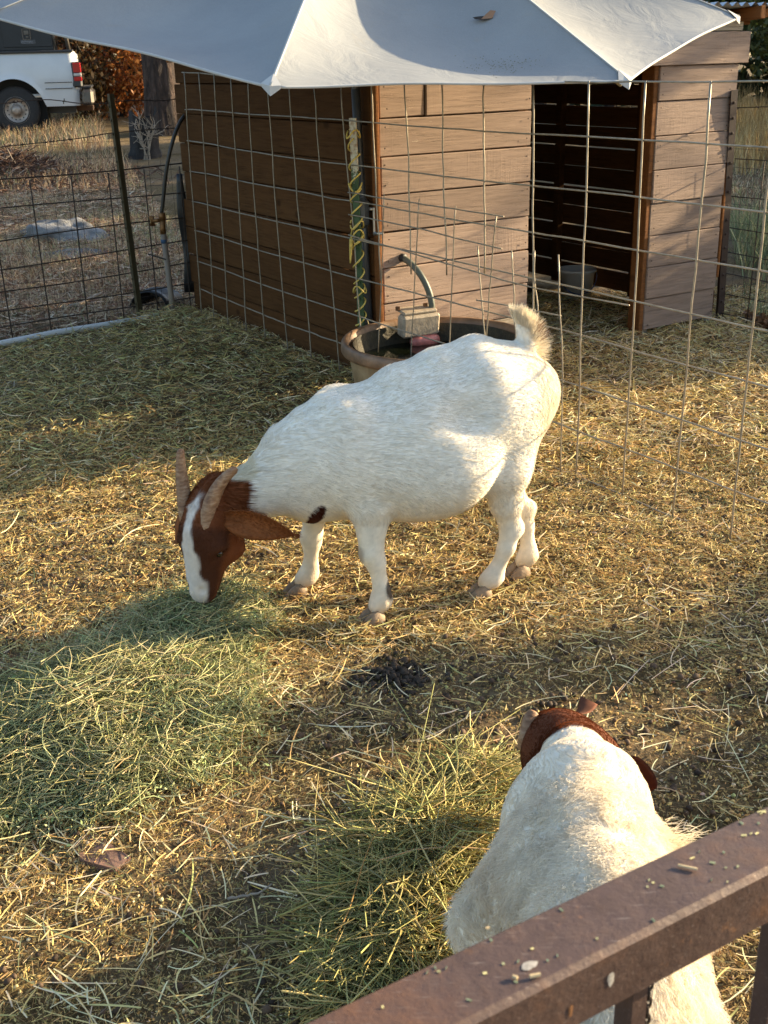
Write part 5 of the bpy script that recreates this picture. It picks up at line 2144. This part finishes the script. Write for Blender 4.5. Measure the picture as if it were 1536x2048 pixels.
# rub strips
for py in (165.5, 177.5):
    MB().box(((TX(90) + xr) / 2 - .02, TY - .052, TZ_(py)), (xr - TX(92) - .13, .012, .012), None, .003).build('trim_strip', M['black_trim'], truck)
# cab and bonnet
mb = MB()
cl = wx - 1.20
prof = [(cl, zb), (cl, zt), (cl - .12, zt + .62), (cl - 1.25, zt + .62), (cl - 1.75, zt + .02), (cl - 3.0, zt - .10), (cl - 3.1, zb + .05), (cl - 3.1, zb)]
for y in (TY + .03, TY + 1.87):
    pass
Vv = [(x, TY + .02 + (.10 if z > zt + .1 else 0), z) for x, z in prof] + [(x, TY + 1.88 - (.10 if z > zt + .1 else 0), z) for x, z in prof]
nn = len(prof)
mb.add(Vv, [tuple(range(nn)), tuple(range(nn, 2 * nn))[::-1]] + [(k, nn + k, nn + (k + 1) % nn, (k + 1) % nn) for k in range(nn)])
mb.build('cab', M['white_paint'], truck)
MB().add([(cl - .12, TY + .02, zt + .05), (cl - .22, TY + .10, zt + .54), (cl - 1.15, TY + .10, zt + .54), (cl - 1.5, TY + .02, zt + .05)], [(0, 1, 2, 3)]).build('side_window', M['glass'], truck)


def wheel(x, y, z, sgn):
    r = .395
    w = MB()
    prof = [(.20, .13), (.27, .135), (.35, .13), (.385, .10), (r, .06), (r, -.06), (.385, -.10), (.35, -.13), (.27, -.135), (.20, -.13)]
    w.lathe(prof, 40, (x, y, z), (0, 1, 0))
    o = w.build('wheel', M['tyre'], truck, True)
    yy = y - sgn * .06
    MB().lathe([(.232, .0), (.225, -.055 * sgn * sgn), (.19, -.02), (.13, .01), (.085, -.02), (.075, -.06), (.03, -.065), (0, -.065)], 32, (x, yy - .02, z), (0, 1, 0)).build('rim', M['rim'], o, True)
    mb = MB()
    for q in range(14):
        a = 2 * math.pi * q / 14
        mb.lathe([(.0, 0), (.014, 0)], 8, (x + .158 * math.cos(a), yy - .028, z + .158 * math.sin(a)), (0, 1, 0))
    kind(mb.build('rim_holes', M['tyre'], o), 'stuff')
    mb = MB()
    for q in range(8):
        a = 2 * math.pi * q / 8
        mb.lathe([(.012, .01), (.012, -.03), (0, -.03)], 6, (x + .105 * math.cos(a), yy - .01, z + .105 * math.sin(a)), (0, 1, 0))
    kind(mb.build('wheel_nuts', M['rim'], o), 'stuff')


wheel(wx, TY + .16, wz, 1)
wheel(wx, TY + 1.74, wz, -1)
wheel(wx - 3.5, TY + .16, wz, 1)
wheel(wx - 3.5, TY + 1.74, wz, -1)
# tail light
x0, x1 = TX(150), TX(169)
for y0 in (TY - .035, TY + 1.935):
    o = MB().box(((x0 + x1) / 2, y0 + .02, (TZ_(125) + TZ_(177)) / 2), (x1 - x0, .09, TZ_(125) - TZ_(177)), None, .03).build('tail_light', M['black_trim'], truck)
    for pa_, pb2, mt in ((127, 147, 'red_lens'), (148, 154, 'clear_lens'), (155, 164, 'red_lens')):
        MB().box(((x0 + x1) / 2 + .015, y0 + .015 - (.003 if y0 < TY else -.003), (TZ_(pa_) + TZ_(pb2)) / 2), (x1 - x0 - .03, .095, TZ_(pa_) - TZ_(pb2)), None, .012).build('lens', M[mt], o)
# bumper, tool box, rack posts, underside
MB().box((TX(176), TY + .95, (TZ_(180) + TZ_(213)) / 2), (TX(187) - TX(164), 1.98, TZ_(180) - TZ_(213)), None, .05).build('rear_bumper', M['bumper'], truck)
MB().box((TX(176), TY + .95, TZ_(179) + .02), (TX(186) - TX(166), 1.90, .035), None, .012).build('bumper_step', M['black_trim'], truck)
MB().box((TX(166), TY + .95, TZ_(221)), (.30, .5, .09), None, .01).build('hitch', simple('rusty_hitch', (.10, .055, .035), .8, .2), truck)
MB().box((wx - .3, TY + .95, zb - .06), (2.6, 1.0, .14)).build('chassis', M['black_trim'], truck)
xb0, xb1 = wx - 1.1, TX(122)
zb2, zt2 = TZ_(101), TZ_(101) + .72
tb = MB().box(((xb0 + xb1) / 2, TY + .36, (zb2 + zt2) / 2), (xb1 - xb0, .66, zt2 - zb2), None, .015).build('tool_box', M['black_box'], truck)
xd0, xd1 = TX(27.5), TX(119)
MB().box(((xd0 + xd1) / 2, TY + .025, (zb2 + zt2) / 2 + .01), (xd1 - xd0, .02, zt2 - zb2 - .10), None, .006).build('box_door', M['black_box'], tb)
MB().box(((xb0 + TX(7)) / 2, TY + .025, (zb2 + zt2) / 2 + .01), (TX(6) - xb0 - .05, .02, zt2 - zb2 - .10), None, .006).build('box_door', M['black_box'], tb)
lx, lz_ = TX(73), TZ_(68)
lt = MB()
for dx, dz_, sx, sz_ in ((-.062, 0, .014, .18), (.062, 0, .014, .18), (0, .083, .138, .014), (0, -.083, .138, .014)):
    lt.box((lx + dx, TY + .010, lz_ + dz_), (sx, .02, sz_), None, .003)
lt.box((lx, TY + .012, lz_ + .025), (.085, .016, .07), None, .004)
lt.box((lx + .01, TY + .008, lz_ - .045), (.05, .02, .03), None, .006)
lt.build('latch', M['bumper'], tb)
MB().box((TX(74.5), TY + .012, TZ_(83)), (.245, .006, .065), None, .002).build('maker_plate', simple('dull_grey_plate', (.06, .062, .068), .5), tb)
mb = MB()
xx = TX(61.5)
for q in range(9):
    w_ = RNG.uniform(.012, .022)
    mb.box((xx + w_ / 2, TY + .0075, TZ_(83) + RNG.uniform(-.004, .012)), (w_, .003, RNG.uniform(.018, .032)))
    xx += w_ + .006
mb.box((TX(74), TY + .0075, TZ_(86.5)), (.20, .003, .006))
mb.build('worn_lettering', simple('worn_grey_lettering', (.16, .165, .18), .5), tb)
for px, r_ in ((126, .022), (150, .035)):
    MB().tube([(TX(px), TY + .06, zt), (TX(px) - .06, TY + .06, zt + .55)], r_, 10).build('rack_post', M['bumper'], truck, True)
truck.rotation_euler = (0, 0, math.radians(12.0))
# ------------------------------------------------------------------ litter: straw, hay, droppings, grass
def ribbons(P, yaw, pit, L, W, bend, roll, nseg=2, taper=.5, vb=None):
    n = len(P)
    d = np.stack([np.cos(yaw) * np.cos(pit), np.sin(yaw) * np.cos(pit), np.sin(pit)], 1)
    s = np.stack([-np.sin(yaw), np.cos(yaw), np.zeros(n)], 1)
    b = np.cross(d, s)
    sr = s * np.cos(roll)[:, None] + b * np.sin(roll)[:, None]
    bd = s * RNG.normal(0, 1, (n, 1)) + b * RNG.normal(0, .5, (n, 1))
    m = nseg + 1
    Vv = np.zeros((n, m, 2, 3))
    for i in range(m):
        t = i / nseg
        c = P + d * ((t - .5) * L)[:, None] + bd * ((t - .5) ** 2 * 4 * bend * L * .25)[:, None]
        w = W * (1 - taper * abs(2 * t - 1) ** 2) * .5
        Vv[:, i, 0] = c - sr * w[:, None]
        Vv[:, i, 1] = c + sr * w[:, None]
    idx = np.arange(n * m * 2).reshape(n, m, 2)
    F = np.stack([idx[:, :-1, 0], idx[:, :-1, 1], idx[:, 1:, 1], idx[:, 1:, 0]], -1).reshape(-1, 4)
    return Vv.reshape(-1, 3), F, m * 2


def in_view(x, y, mx=.18):
    dep = y * .927 + .6
    return np.abs(x - .0) < .36 * dep + mx


def fence_side(x, y):
    return (x - fa0[0]) * fn_[0] + (y - fa0[1]) * fn_[1]


def scatter(n, y0, y1, dens=None, mx=.2):
    out = []
    tot = 0
    while tot < n:
        m = n * 2
        y = RNG.uniform(y0, y1, m)
        x = RNG.uniform(-3.2, 3.2, m)
        k = in_view(x, y, mx) & (fence_side(x, y) < -.05)
        if dens is not None:
            k &= RNG.random(m) < dens(x, y)
        q = np.stack([x[k], y[k]], 1)
        out.append(q)
        tot += len(q)
    return np.concatenate(out)[:n]


def shed_uv(x, y):
    d = np.stack([x - S0[0], y - S0[1]], -1)
    return d @ U[:2], d @ V[:2]


def old_hay(x, y):
    u, v = shed_uv(x, y)
    m = sstep(3.95, 4.5, y + .25 * noise2(x, y, 1.3, 2, 1)) * sstep(-.10, -.30, u)
    return m


def bare(x, y):
    """how bare the dirt is"""
    a = np.exp(-(((x - .48) / .78) ** 2 + ((y - 2.42) / .52) ** 2) ** 1.5)
    b = .8 * np.exp(-(((x - .05) / .25) ** 2 + ((y - 2.68) / .16) ** 2))
    c = .8 * np.exp(-(((x + .25) / .12) ** 2 + ((y - 1.85) / .35) ** 2))
    d = .7 * np.exp(-(((x - 1.15) / .6) ** 2 + ((y - 5.7) / .5) ** 2))
    e = .7 * sstep(.1, .7, noise2(x, y, 1.7, 3, 2))
    return np.clip(np.maximum.reduce([a, b, c, d, e * np.ones_like(a)]), 0, 1)


PAL = np.array([(.72, .54, .23), (.60, .42, .155), (.42, .275, .10), (.23, .135, .055), (.76, .64, .39), (.46, .40, .16), (.30, .29, .12), (.10, .06, .03)])
PALW = {'gold': [.21, .22, .20, .14, .08, .08, .03, .04], 'grey': [.10, .12, .12, .12, .10, .20, .18, .06], 'pale': [.24, .18, .12, .08, .28, .06, .02, .02]}


def colours(n, mixw, jit=.22):
    k = RNG.choice(8, n, p=np.array(mixw) / sum(mixw))
    c = PAL[k] * RNG.uniform(1 - jit, 1 + jit, (n, 1)) * (1 + RNG.normal(0, .06, (n, 3)))
    return np.clip(c, .01, .9)


def litter(name, label, n, y0, y1, Lr, Wr, lift, jump, dens=None, nseg=2, cat='straw'):
    q = scatter(n, y0, y1, dens)
    x, y = q[:, 0], q[:, 1]
    n = len(x)
    oh = old_hay(x, y)
    L = RNG.uniform(*Lr, n) * RNG.choice([.35, .6, 1, 1.5], n, p=[.42, .30, .20, .08])
    W = RNG.uniform(*Wr, n)
    z = ground_z(x, y) + lift + RNG.random(n) ** 2 * (jump + .02 * oh)
    pit = RNG.normal(.0, .24, n) + .25 * RNG.normal(0, 1, n) * (RNG.random(n) < .25)
    yaw = RNG.uniform(0, 2 * math.pi, n)
    c = np.where(oh[:, None] > RNG.random((n, 1)), colours(n, PALW['grey']), colours(n, PALW['gold']))
    u, v = shed_uv(x, y)
    far = (u > -.1) & (y > 4.6)
    c = np.where(far[:, None], colours(n, PALW['pale']), c)
    Vv, F, k = ribbons(np.stack([x, y, z + np.abs(np.sin(pit)) * L * .4], 1), yaw, pit, L, W, RNG.uniform(.0, .9, n), RNG.normal(0, 1.05, n), nseg)
    o = mesh_obj(name, Vv, F, M['straw'], None, col=np.repeat(c, k, axis=0))
    return kind(tag(o, label, cat), 'stuff')


dens_a = lambda x, y: np.clip(1.02 - .80 * bare(x, y), .15, 1)
litter('straw_litter', 'short broken straw strewn over the nearest ground', 72000, 1.35, 3.0, (.011, .040), (.0011, .0028), .002, .010, dens_a, 1)
litter('straw_litter', 'trampled golden straw around the big goat', 78000, 2.9, 4.6, (.016, .054), (.0015, .0038), .003, .013, dens_a)
litter('straw_litter', 'old greyish hay bedding and straw farther back in the pen', 88000, 4.3, 8.0, (.035, .10), (.0028, .0058), .004, .026, None)
# fine chaff crumbs, tiny upright flakes that give the ground its crumbly grain
q = scatter(66000, 1.35, 4.8, lambda x, y: np.clip(.9 - .3 * bare(x, y), .2, 1))
n = len(q)
zc = ground_z(q[:, 0], q[:, 1]) + .0015 + .007 * RNG.random(n) ** 2
Vv, F, c = leaf_cards(np.stack([q[:, 0], q[:, 1], zc], 1), .0042 + .0016 * q[:, 1:2] / 3, colours(n, PALW['gold'], .4))
kind(tag(mesh_obj('chaff', Vv, F, M['straw'], None, col=c), 'fine chaff and crumbs covering the pen ground', 'chaff'), 'stuff')
# crumbs of trodden hay and dirt, which catch the low sun
icl = bmesh.new()
bmesh.ops.create_icosphere(icl, subdivisions=1, radius=1)
CV = np.array([v.co for v in icl.verts])
CF = np.array([[v.index for v in f.verts] for f in icl.faces])
icl.free()
q = scatter(19000, 1.4, 5.2, lambda x, y: np.clip(.55 + .6 * noise2(x, y, 6, 2, 2) - .25 * bare(x, y), .05, 1))
n = len(q)
rad = RNG.uniform(.0022, .0062, n) * (.7 + .12 * q[:, 1])
X = CV[None] * (1 + .28 * RNG.normal(0, 1, (n, len(CV), 1))) * rad[:, None, None] * RNG.uniform(.55, 1.25, (n, 1, 3))
X += np.stack([q[:, 0], q[:, 1], ground_z(q[:, 0], q[:, 1]) + rad * .35], 1)[:, None]
CFa = (CF[None] + (np.arange(n) * len(CV))[:, None, None]).reshape(-1, 3)
kind(tag(mesh_obj('crumbs', X.reshape(-1, 3), CFa, M['straw'], None, col=np.repeat(colours(n, [.22, .26, .22, .14, .04, .05, .03, .04], .3), len(CV), axis=0)), 'crumbled clods of dry hay and dirt over the pen ground', 'crumbs'), 'stuff')
# long pale stalks lying loose
q = np.concatenate([scatter(1300, 1.4, 7.2, None), scatter(2600, 1.35, 3.2, lambda x, y: np.clip(.9 - .5 * bare(x, y), .1, 1))])
n = len(q)
L = np.where(np.arange(n) < 1300, RNG.uniform(.07, .20, n), RNG.uniform(.03, .10, n))
zz = ground_z(q[:, 0], q[:, 1]) + .012 + .012 * RNG.random(n)
Vv, F, k = ribbons(np.stack([q[:, 0], q[:, 1], zz], 1), RNG.uniform(0, 6.28, n), RNG.normal(0, .07, n), L, RNG.uniform(.0020, .0036, n), RNG.uniform(.05, .5, n), RNG.normal(0, .5, n), 5, .3)
kind(tag(mesh_obj('loose_stalks', Vv, F, M['straw'], None, col=np.repeat(colours(n, [.25, .12, .05, .02, .45, .08, .05, 0]), k, axis=0)), 'long pale stalks lying loose over the pen', 'straw'), 'stuff')


# ---- hay piles
def tubes_stuff(P, yaw, pit, L, R_, bend, nseg=5, ns=3, kink=None):
    n = len(P)
    d = np.stack([np.cos(yaw) * np.cos(pit), np.sin(yaw) * np.cos(pit), np.sin(pit)], 1)
    s = np.stack([-np.sin(yaw), np.cos(yaw), np.zeros(n)], 1)
    b = np.cross(d, s)
    bs, bb = RNG.normal(0, 1, n) * bend, RNG.normal(0, .6, n) * bend - .3 * bend
    m = nseg + 1
    kp = RNG.uniform(.25, .75, n)
    kk = RNG.normal(0, 1, n) * (RNG.random(n) < .6) * .75
    kz = RNG.normal(0, .5, n) * (RNG.random(n) < .5) * .5
    Vv = np.zeros((n, m, ns, 3))
    for i in range(m):
        t = i / nseg
        off = (t - .5) ** 2
        kn = np.maximum(t - kp, 0)
        c = P + d * ((t - .5) * L)[:, None] + s * ((bs * off + kk * kn) * L)[:, None] + b * ((bb * off + kz * kn) * L)[:, None]
        for j in range(ns):
            a = 2 * math.pi * j / ns
            r = R_ * (1 - .35 * t)
            Vv[:, i, j] = c + s * (r * math.cos(a))[:, None] + b * (r * math.sin(a))[:, None]
    idx = np.arange(n * m * ns).reshape(n, m, ns)
    F = np.concatenate([np.stack([idx[:, :-1, j], idx[:, :-1, (j + 1) % ns], idx[:, 1:, (j + 1) % ns], idx[:, 1:, j]], -1).reshape(-1, 4) for j in range(ns)])
    return Vv.reshape(-1, 3), F, m * ns


HAYPAL = np.array([(.28, .29, .145), (.36, .36, .19), (.46, .44, .25), (.19, .205, .11), (.52, .45, .26), (.33, .28, .13), (.12, .13, .07)])


def hay_cols(n, w):
    k = RNG.choice(7, n, p=np.array(w) / sum(w))
    return np.clip(HAYPAL[k] * np.array([1.18, 1.15, 1.0]) * RNG.uniform(.75, 1.3, (n, 1)) * (1 + RNG.normal(0, .06, (n, 3))), .01, .9)


def hay_pile(name, label, piles, n_stem, n_leaf, Lr, Rr, w, lay, up=.05, ps=.2, nlf=.0065, tint=(1.12, 1.10, 1.12)):
    area = np.array([p[2] * p[3] for p in piles])
    pick = RNG.choice(len(piles), n_stem + n_leaf, p=area / area.sum())
    pr = np.array(piles)[pick]
    rr = np.sqrt(RNG.random(len(pick))) * (1.02 + .40 * RNG.random(len(pick)) ** 4)
    an = RNG.uniform(0, 2 * math.pi, len(pick))
    a, b = rr * np.cos(an) * pr[:, 2], rr * np.sin(an) * pr[:, 3]
    x = pr[:, 0] + a * np.cos(pr[:, 5]) - b * np.sin(pr[:, 5])
    y = pr[:, 1] + a * np.sin(pr[:, 5]) + b * np.cos(pr[:, 5])
    keep = RNG.random(len(x)) < np.clip(1.15 - .25 * rr ** 4 + .4 * noise2(x, y, 6, 2, 1), .05, 1)
    hz_ = ground_z(x, y)
    st = np.arange(len(x)) < n_stem
    g = st & keep
    n = g.sum()
    L = RNG.uniform(*Lr, n) * RNG.choice([.35, .6, 1.0, 1.35], n, p=[.3, .3, .3, .1])
    tuft = noise2(x[g], y[g], 5.0, 2, 2)
    zz = hz_[g] + .004 + (RNG.random(n) ** 1.6) * lay * (.6 + .6 * tuft + .4)
    flow = 2.2 * noise2(x[g], y[g], 2.4, 2, 3) + lay * 0
    yaw = flow + RNG.normal(0, 1.0, n) * 1.0 + (RNG.random(n) < .35) * RNG.uniform(0, 6.28, n)
    pit = RNG.normal(.03, ps, n) + (RNG.random(n) < up) * RNG.uniform(.3, .9, n)
    R_ = RNG.uniform(*Rr, n)
    Vv, F, k = tubes_stuff(np.stack([x[g], y[g], zz + np.abs(np.sin(pit)) * L * .35], 1), yaw, pit, L, R_, RNG.uniform(.1, 1.6, n), 4, 3)
    o1 = mesh_obj('hay_stems', Vv, F, M['hay'], None, col=np.repeat(np.clip(hay_cols(n, w) * np.array(tint), 0, .9), k, axis=0))
    kind(tag(o1, label[0], 'hay'), 'stuff')
    g = (~st) & keep
    n = g.sum()
    zz = hz_[g] + .003 + RNG.random(n) * lay * .75
    Vv, F, c = leaf_cards(np.stack([x[g], y[g], zz], 1), nlf, np.clip(hay_cols(n, [.3, .2, .06, .3, .03, .03, .16]) * np.array([1.0, 1.12, 1.15]), .01, .9), .0)
    o2 = mesh_obj('hay_leaves', Vv, F, M['hay'], None, col=c)
    kind(tag(o2, label[1], 'hay'), 'stuff')


hay_pile('hay', ('big loose heap of green hay stems below the feeding goat', 'crumbled green hay leaf over the big heap'), PILES[:3], 11500, 34000, (.05, .18), (.0009, .0020), [.22, .24, .18, .14, .12, .06, .04], .055)
hay_pile('hay', ('olive heap of long hay stems beside the young goat', 'fine hay leaf in the heap beside the young goat'), PILES[3:5] + [(-.02, 1.64, .13, .18, 0, 0)], 6000, 11000, (.08, .28), (.0011, .0024), [.20, .26, .14, .16, .10, .10, .06], .05, up=.012, ps=.09, nlf=.005, tint=(1.12, 1.02, .85))
# a few stems standing up by the goat's mouth
n = 46
mz = G_(.705, .06, .12)
P = mz + RNG.normal(0, 1, (n, 3)) * np.array([.05, .05, .015]) - Z * .05
Vv, F, k = tubes_stuff(P, RNG.uniform(0, 6.28, n), RNG.uniform(.2, 1.3, n), RNG.uniform(.07, .20, n), RNG.uniform(.0011, .002, n), RNG.uniform(.2, 1.2, n), 6, 4)
kind(tag(mesh_obj('hay_wisps', Vv, F, M['hay'], None, col=np.repeat(hay_cols(n, [.2, .3, .3, .05, .15, 0, 0]), k, axis=0)), 'loose hay wisps standing up at the goat\'s muzzle', 'hay'), 'stuff')

# ---- droppings
icos = bmesh.new()
bmesh.ops.create_icosphere(icos, subdivisions=2, radius=1)
IV = np.array([v.co for v in icos.verts])
IF = np.array([[v.index for v in f.verts] for f in icos.faces])
icos.free()


def pellets(name, label, q, r, lift, cols):
    n = len(q)
    m = len(IV)
    rad = r * RNG.uniform(.7, 1.25, n)
    el = RNG.uniform(1.0, 1.35, n)
    an = RNG.uniform(0, 6.28, n)
    X = IV[None] * rad[:, None, None]
    X[..., 0] *= el[:, None]
    X = X * (1 + .06 * RNG.normal(0, 1, (n, m, 1)))
    c, s = np.cos(an)[:, None], np.sin(an)[:, None]
    Y = np.stack([X[..., 0] * c - X[..., 1] * s, X[..., 0] * s + X[..., 1] * c, X[..., 2]], -1)
    z = ground_z(q[:, 0], q[:, 1]) + lift + rad * .6
    Y += np.stack([q[:, 0], q[:, 1], z], 1)[:, None]
    F = (IF[None] + (np.arange(n) * m)[:, None, None]).reshape(-1, 3)
    o = mesh_obj(name, Y.reshape(-1, 3), F, M['dung'], None, True, col=np.repeat(cols, m, axis=0))
    return kind(tag(o, label, 'droppings'), 'stuff')


M['dung'] = attr_mat('dung', .75, 0, .3)
dc = on_ground(790, 1352)
n = 210
q = dc[:2] + RNG.normal(0, 1, (n, 2)) * np.array([.060, .042])
zc = .020 * np.exp(-(((q - dc[:2]) / np.array([.06, .045])) ** 2).sum(1)) * RNG.random(n)
pellets('droppings_heap', 'dark heap of goat droppings on bare dirt in front of the big goat', q, .0072, zc, np.array([.034, .024, .017]) * RNG.uniform(.6, 1.8, (n, 1)))
q = scatter(900, 1.5, 4.2, lambda x, y: np.clip(.25 + .8 * bare(x, y) + .25 * noise2(x, y, 3, 2, 1), 0, 1))
pellets('droppings', 'scattered brown goat droppings across the pen', q, .0075, .003, np.array([.055, .034, .020]) * RNG.uniform(.5, 2.2, (len(q), 1)))

# ---- dry grass beyond the fence and out to the right
def grass(name, label, n, box, hr, wr, cols, dens=None, lean=.35, kind_='stuff', cat='grass', nseg=3):
    x = RNG.uniform(box[0], box[1], n)
    y = RNG.uniform(box[2], box[3], n)
    k = np.ones(n, bool)
    if dens is not None:
        k = RNG.random(n) < dens(x, y)
    x, y = x[k], y[k]
    n = len(x)
    h = RNG.uniform(*hr, n) * (.7 + .5 * noise2(x, y, 1.3, 2, 0))
    w = RNG.uniform(*wr, n)
    an = RNG.uniform(0, 6.28, n)
    ld = RNG.normal(0, lean, (n, 2))
    z = ground_z(x, y)
    m = nseg + 1
    Vv = np.zeros((n, m, 2, 3))
    for i in range(m):
        t = i / nseg
        c = np.stack([x + ld[:, 0] * h * t ** 1.6, y + ld[:, 1] * h * t ** 1.6, z - .01 + h * t * (1 - .25 * t * np.minimum(1, np.hypot(ld[:, 0], ld[:, 1])))], 1)
        ww = w * (1 - .75 * t)
        sd = np.stack([np.cos(an), np.sin(an), np.zeros(n)], 1)
        Vv[:, i, 0] = c - sd * ww[:, None]
        Vv[:, i, 1] = c + sd * ww[:, None]
    idx = np.arange(n * m * 2).reshape(n, m, 2)
    F = np.stack([idx[:, :-1, 0], idx[:, :-1, 1], idx[:, 1:, 1], idx[:, 1:, 0]], -1).reshape(-1, 4)
    c = cols(x, y, n)
    o = mesh_obj(name, Vv.reshape(-1, 3), F, M['grass'], None, col=np.repeat(c, m * 2, axis=0))
    return kind(tag(o, label, cat), kind_)


def dry_cols(x, y, n):
    base = np.array([(.52, .38, .23), (.42, .275, .165), (.58, .46, .31), (.27, .15, .095), (.34, .33, .165), (.24, .125, .08)])
    g = noise2(x, y, .8, 3, 1)
    k = np.where(RNG.random(n) < np.clip(.18 + .5 * g, 0, .7), 4, RNG.choice(6, n, p=[.27, .22, .2, .14, .07, .10]))
    return np.clip(base[k] * RNG.uniform(.7, 1.3, (n, 1)), .01, .9)


lane = lambda x, y: ((x < -.30 * y + 1.4) & (x > -.42 * y - .8) & (fence_side(x, y) > .03)).astype(float)
grass('dry_grass', 'short dry stubble and grass on the slope beyond the left fence', 200000, (-8, -.6, 7.0, 16.0), (.04, .15), (.0028, .006), dry_cols, lambda x, y: lane(x, y) * np.clip(1.3 - (y - 7) / 9, .3, 1) * np.clip(.55 + .6 * noise2(x, y, 1.1, 3, 2), .1, 1), .65)
grass('dry_grass', 'taller dry grass at the top of the slope round the pickup and stump', 60000, (-11, -2.5, 14, 25), (.12, .38), (.003, .006), dry_cols, lambda x, y: lane(x, y) * np.clip(.5 + .9 * noise2(x, y, .7, 2, 3), .1, 1), .35)


def litter_far(n, box, label):
    x = RNG.uniform(box[0], box[1], n)
    y = RNG.uniform(box[2], box[3], n)
    k = lane(x, y) > 0
    x, y = x[k], y[k]
    n = len(x)
    L = RNG.uniform(.04, .16, n)
    base = np.array([(.54, .40, .26), (.27, .14, .09), (.42, .28, .17), (.64, .53, .40)])
    c = base[RNG.choice(4, n, p=[.3, .3, .25, .15])] * RNG.uniform(.7, 1.25, (n, 1))
    Vv, F, kk = ribbons(np.stack([x, y, ground_z(x, y) + .012 + .02 * RNG.random(n)], 1), RNG.uniform(0, 6.28, n), RNG.normal(0, .25, n), L, RNG.uniform(.004, .011, n), RNG.uniform(0, .9, n), RNG.normal(0, .7, n))
    kind(tag(mesh_obj('ground_litter', Vv, F, M['straw'], None, col=np.repeat(c, kk, axis=0)), label, 'litter'), 'stuff')


litter_far(46000, (-8, -.6, 7, 16), 'dead stalks and leaf litter lying beyond the left fence')
# the brush heap below the pickup
hc2 = at_depth(20, 262, 15.0)
n = 5200
x = hc2[0] - .3 + RNG.normal(0, .75, n)
y = 15.0 + RNG.normal(0, .5, n)
z = terrain(x, y) + .42 * np.exp(-(((x - hc2[0] + .3) / .8) ** 2 + ((y - 15.) / .6) ** 2)) * RNG.random(n) ** .6
base = np.array([(.16, .085, .055), (.24, .15, .10), (.38, .30, .23), (.09, .05, .035)])
c = base[RNG.choice(4, n, p=[.36, .3, .14, .2])] * RNG.uniform(.7, 1.25, (n, 1))
Vv, F, kk = tubes_stuff(np.stack([x, y, z], 1), RNG.uniform(0, 6.28, n), RNG.normal(0, .4, n), RNG.uniform(.08, .5, n), RNG.uniform(.004, .011, n), RNG.uniform(.2, 1.2, n), 4, 3)
kind(tag(mesh_obj('brush_heap', Vv, F, M['straw'], None, col=np.repeat(c, kk, axis=0)), 'heap of dead brush and bark in front of the pickup wheel', 'brush'), 'stuff')


# right side: weeds, then tall golden grass
def weed_cols(x, y, n):
    base = np.array([(.22, .26, .13), (.30, .33, .18), (.40, .36, .20), (.15, .19, .09)])
    return np.clip(base[RNG.choice(4, n)] * RNG.uniform(.7, 1.3, (n, 1)), .01, .9)


def gold_cols(x, y, n):
    base = np.array([(.55, .36, .15), (.45, .29, .11), (.62, .45, .22), (.32, .19, .08)])
    return np.clip(base[RNG.choice(4, n)] * RNG.uniform(.7, 1.3, (n, 1)), .01, .9)


rl_ = lambda x, y: ((x > .27 * y + .45) & (x < .46 * y + .8)).astype(float)
out_r = lambda x, y: rl_(x, y) * ((((x - r0[0]) * -rdv[1] + (y - r0[1]) * rdv[0]) > .06) * 1.0)
grass('weeds', 'green grey weeds growing along the outside of the side fence', 26000, (2.2, 6.2, 6.2, 11.5), (.18, .62), (.003, .006), weed_cols, lambda x, y: out_r(x, y) * np.clip(.6 + .8 * noise2(x, y, 1.2, 2, 1), .1, 1), .3, cat='weeds')
grass('dry_grass', 'mown dry grass in the field right of the shed', 40000, (3.5, 11, 10.5, 22), (.04, .12), (.004, .008), dry_cols, rl_, .5)
grass('golden_grass', 'tall golden grass standing in the field beyond the shed', 42000, (5, 18, 16, 33), (.4, .95), (.005, .010), gold_cols, lambda x, y: rl_(x, y) * np.clip(.75 + .5 * noise2(x, y, .4, 2, 2), .2, 1), .22)
P = []
for k in range(60):
    y = RNG.uniform(7.2, 9.5)
    x = RNG.uniform(.29 * y + .5, .40 * y + .7)
    P.append((x, y, gz(x, y) + RNG.uniform(.15, .5)))
P = np.array(P)
Vv, F, c = leaf_cards(np.repeat(P, 5, axis=0) + RNG.normal(0, .010, (300, 3)), .016, np.tile((.62, .36, .04), (300, 1)) * RNG.uniform(.8, 1.2, (300, 1)))
kind(tag(mesh_obj('weed_flowers', Vv, F, M['leaf'], None, col=c), 'small yellow flowers on the weeds behind the side fence', 'flowers'), 'stuff')
# fallen oak leaves gathered at the foot of the side fence
n = 1500
x = 2.35 + RNG.random(n) * .7
y = 6.95 - (x - 2.2) * 1.5 + RNG.normal(.1, .16, n)
Vv, F, c = leaf_cards(np.stack([x, y, ground_z(x, y) + .01 + .05 * RNG.random(n)], 1), .032, np.clip(np.array([(.20, .10, .045)]) * RNG.uniform(.5, 1.5, (n, 1)), .01, .9))
kind(tag(mesh_obj('fallen_leaves', Vv, F, M['leaf'], None, col=c), 'brown dead leaves drifted along the foot of the side fence', 'leaves'), 'stuff')
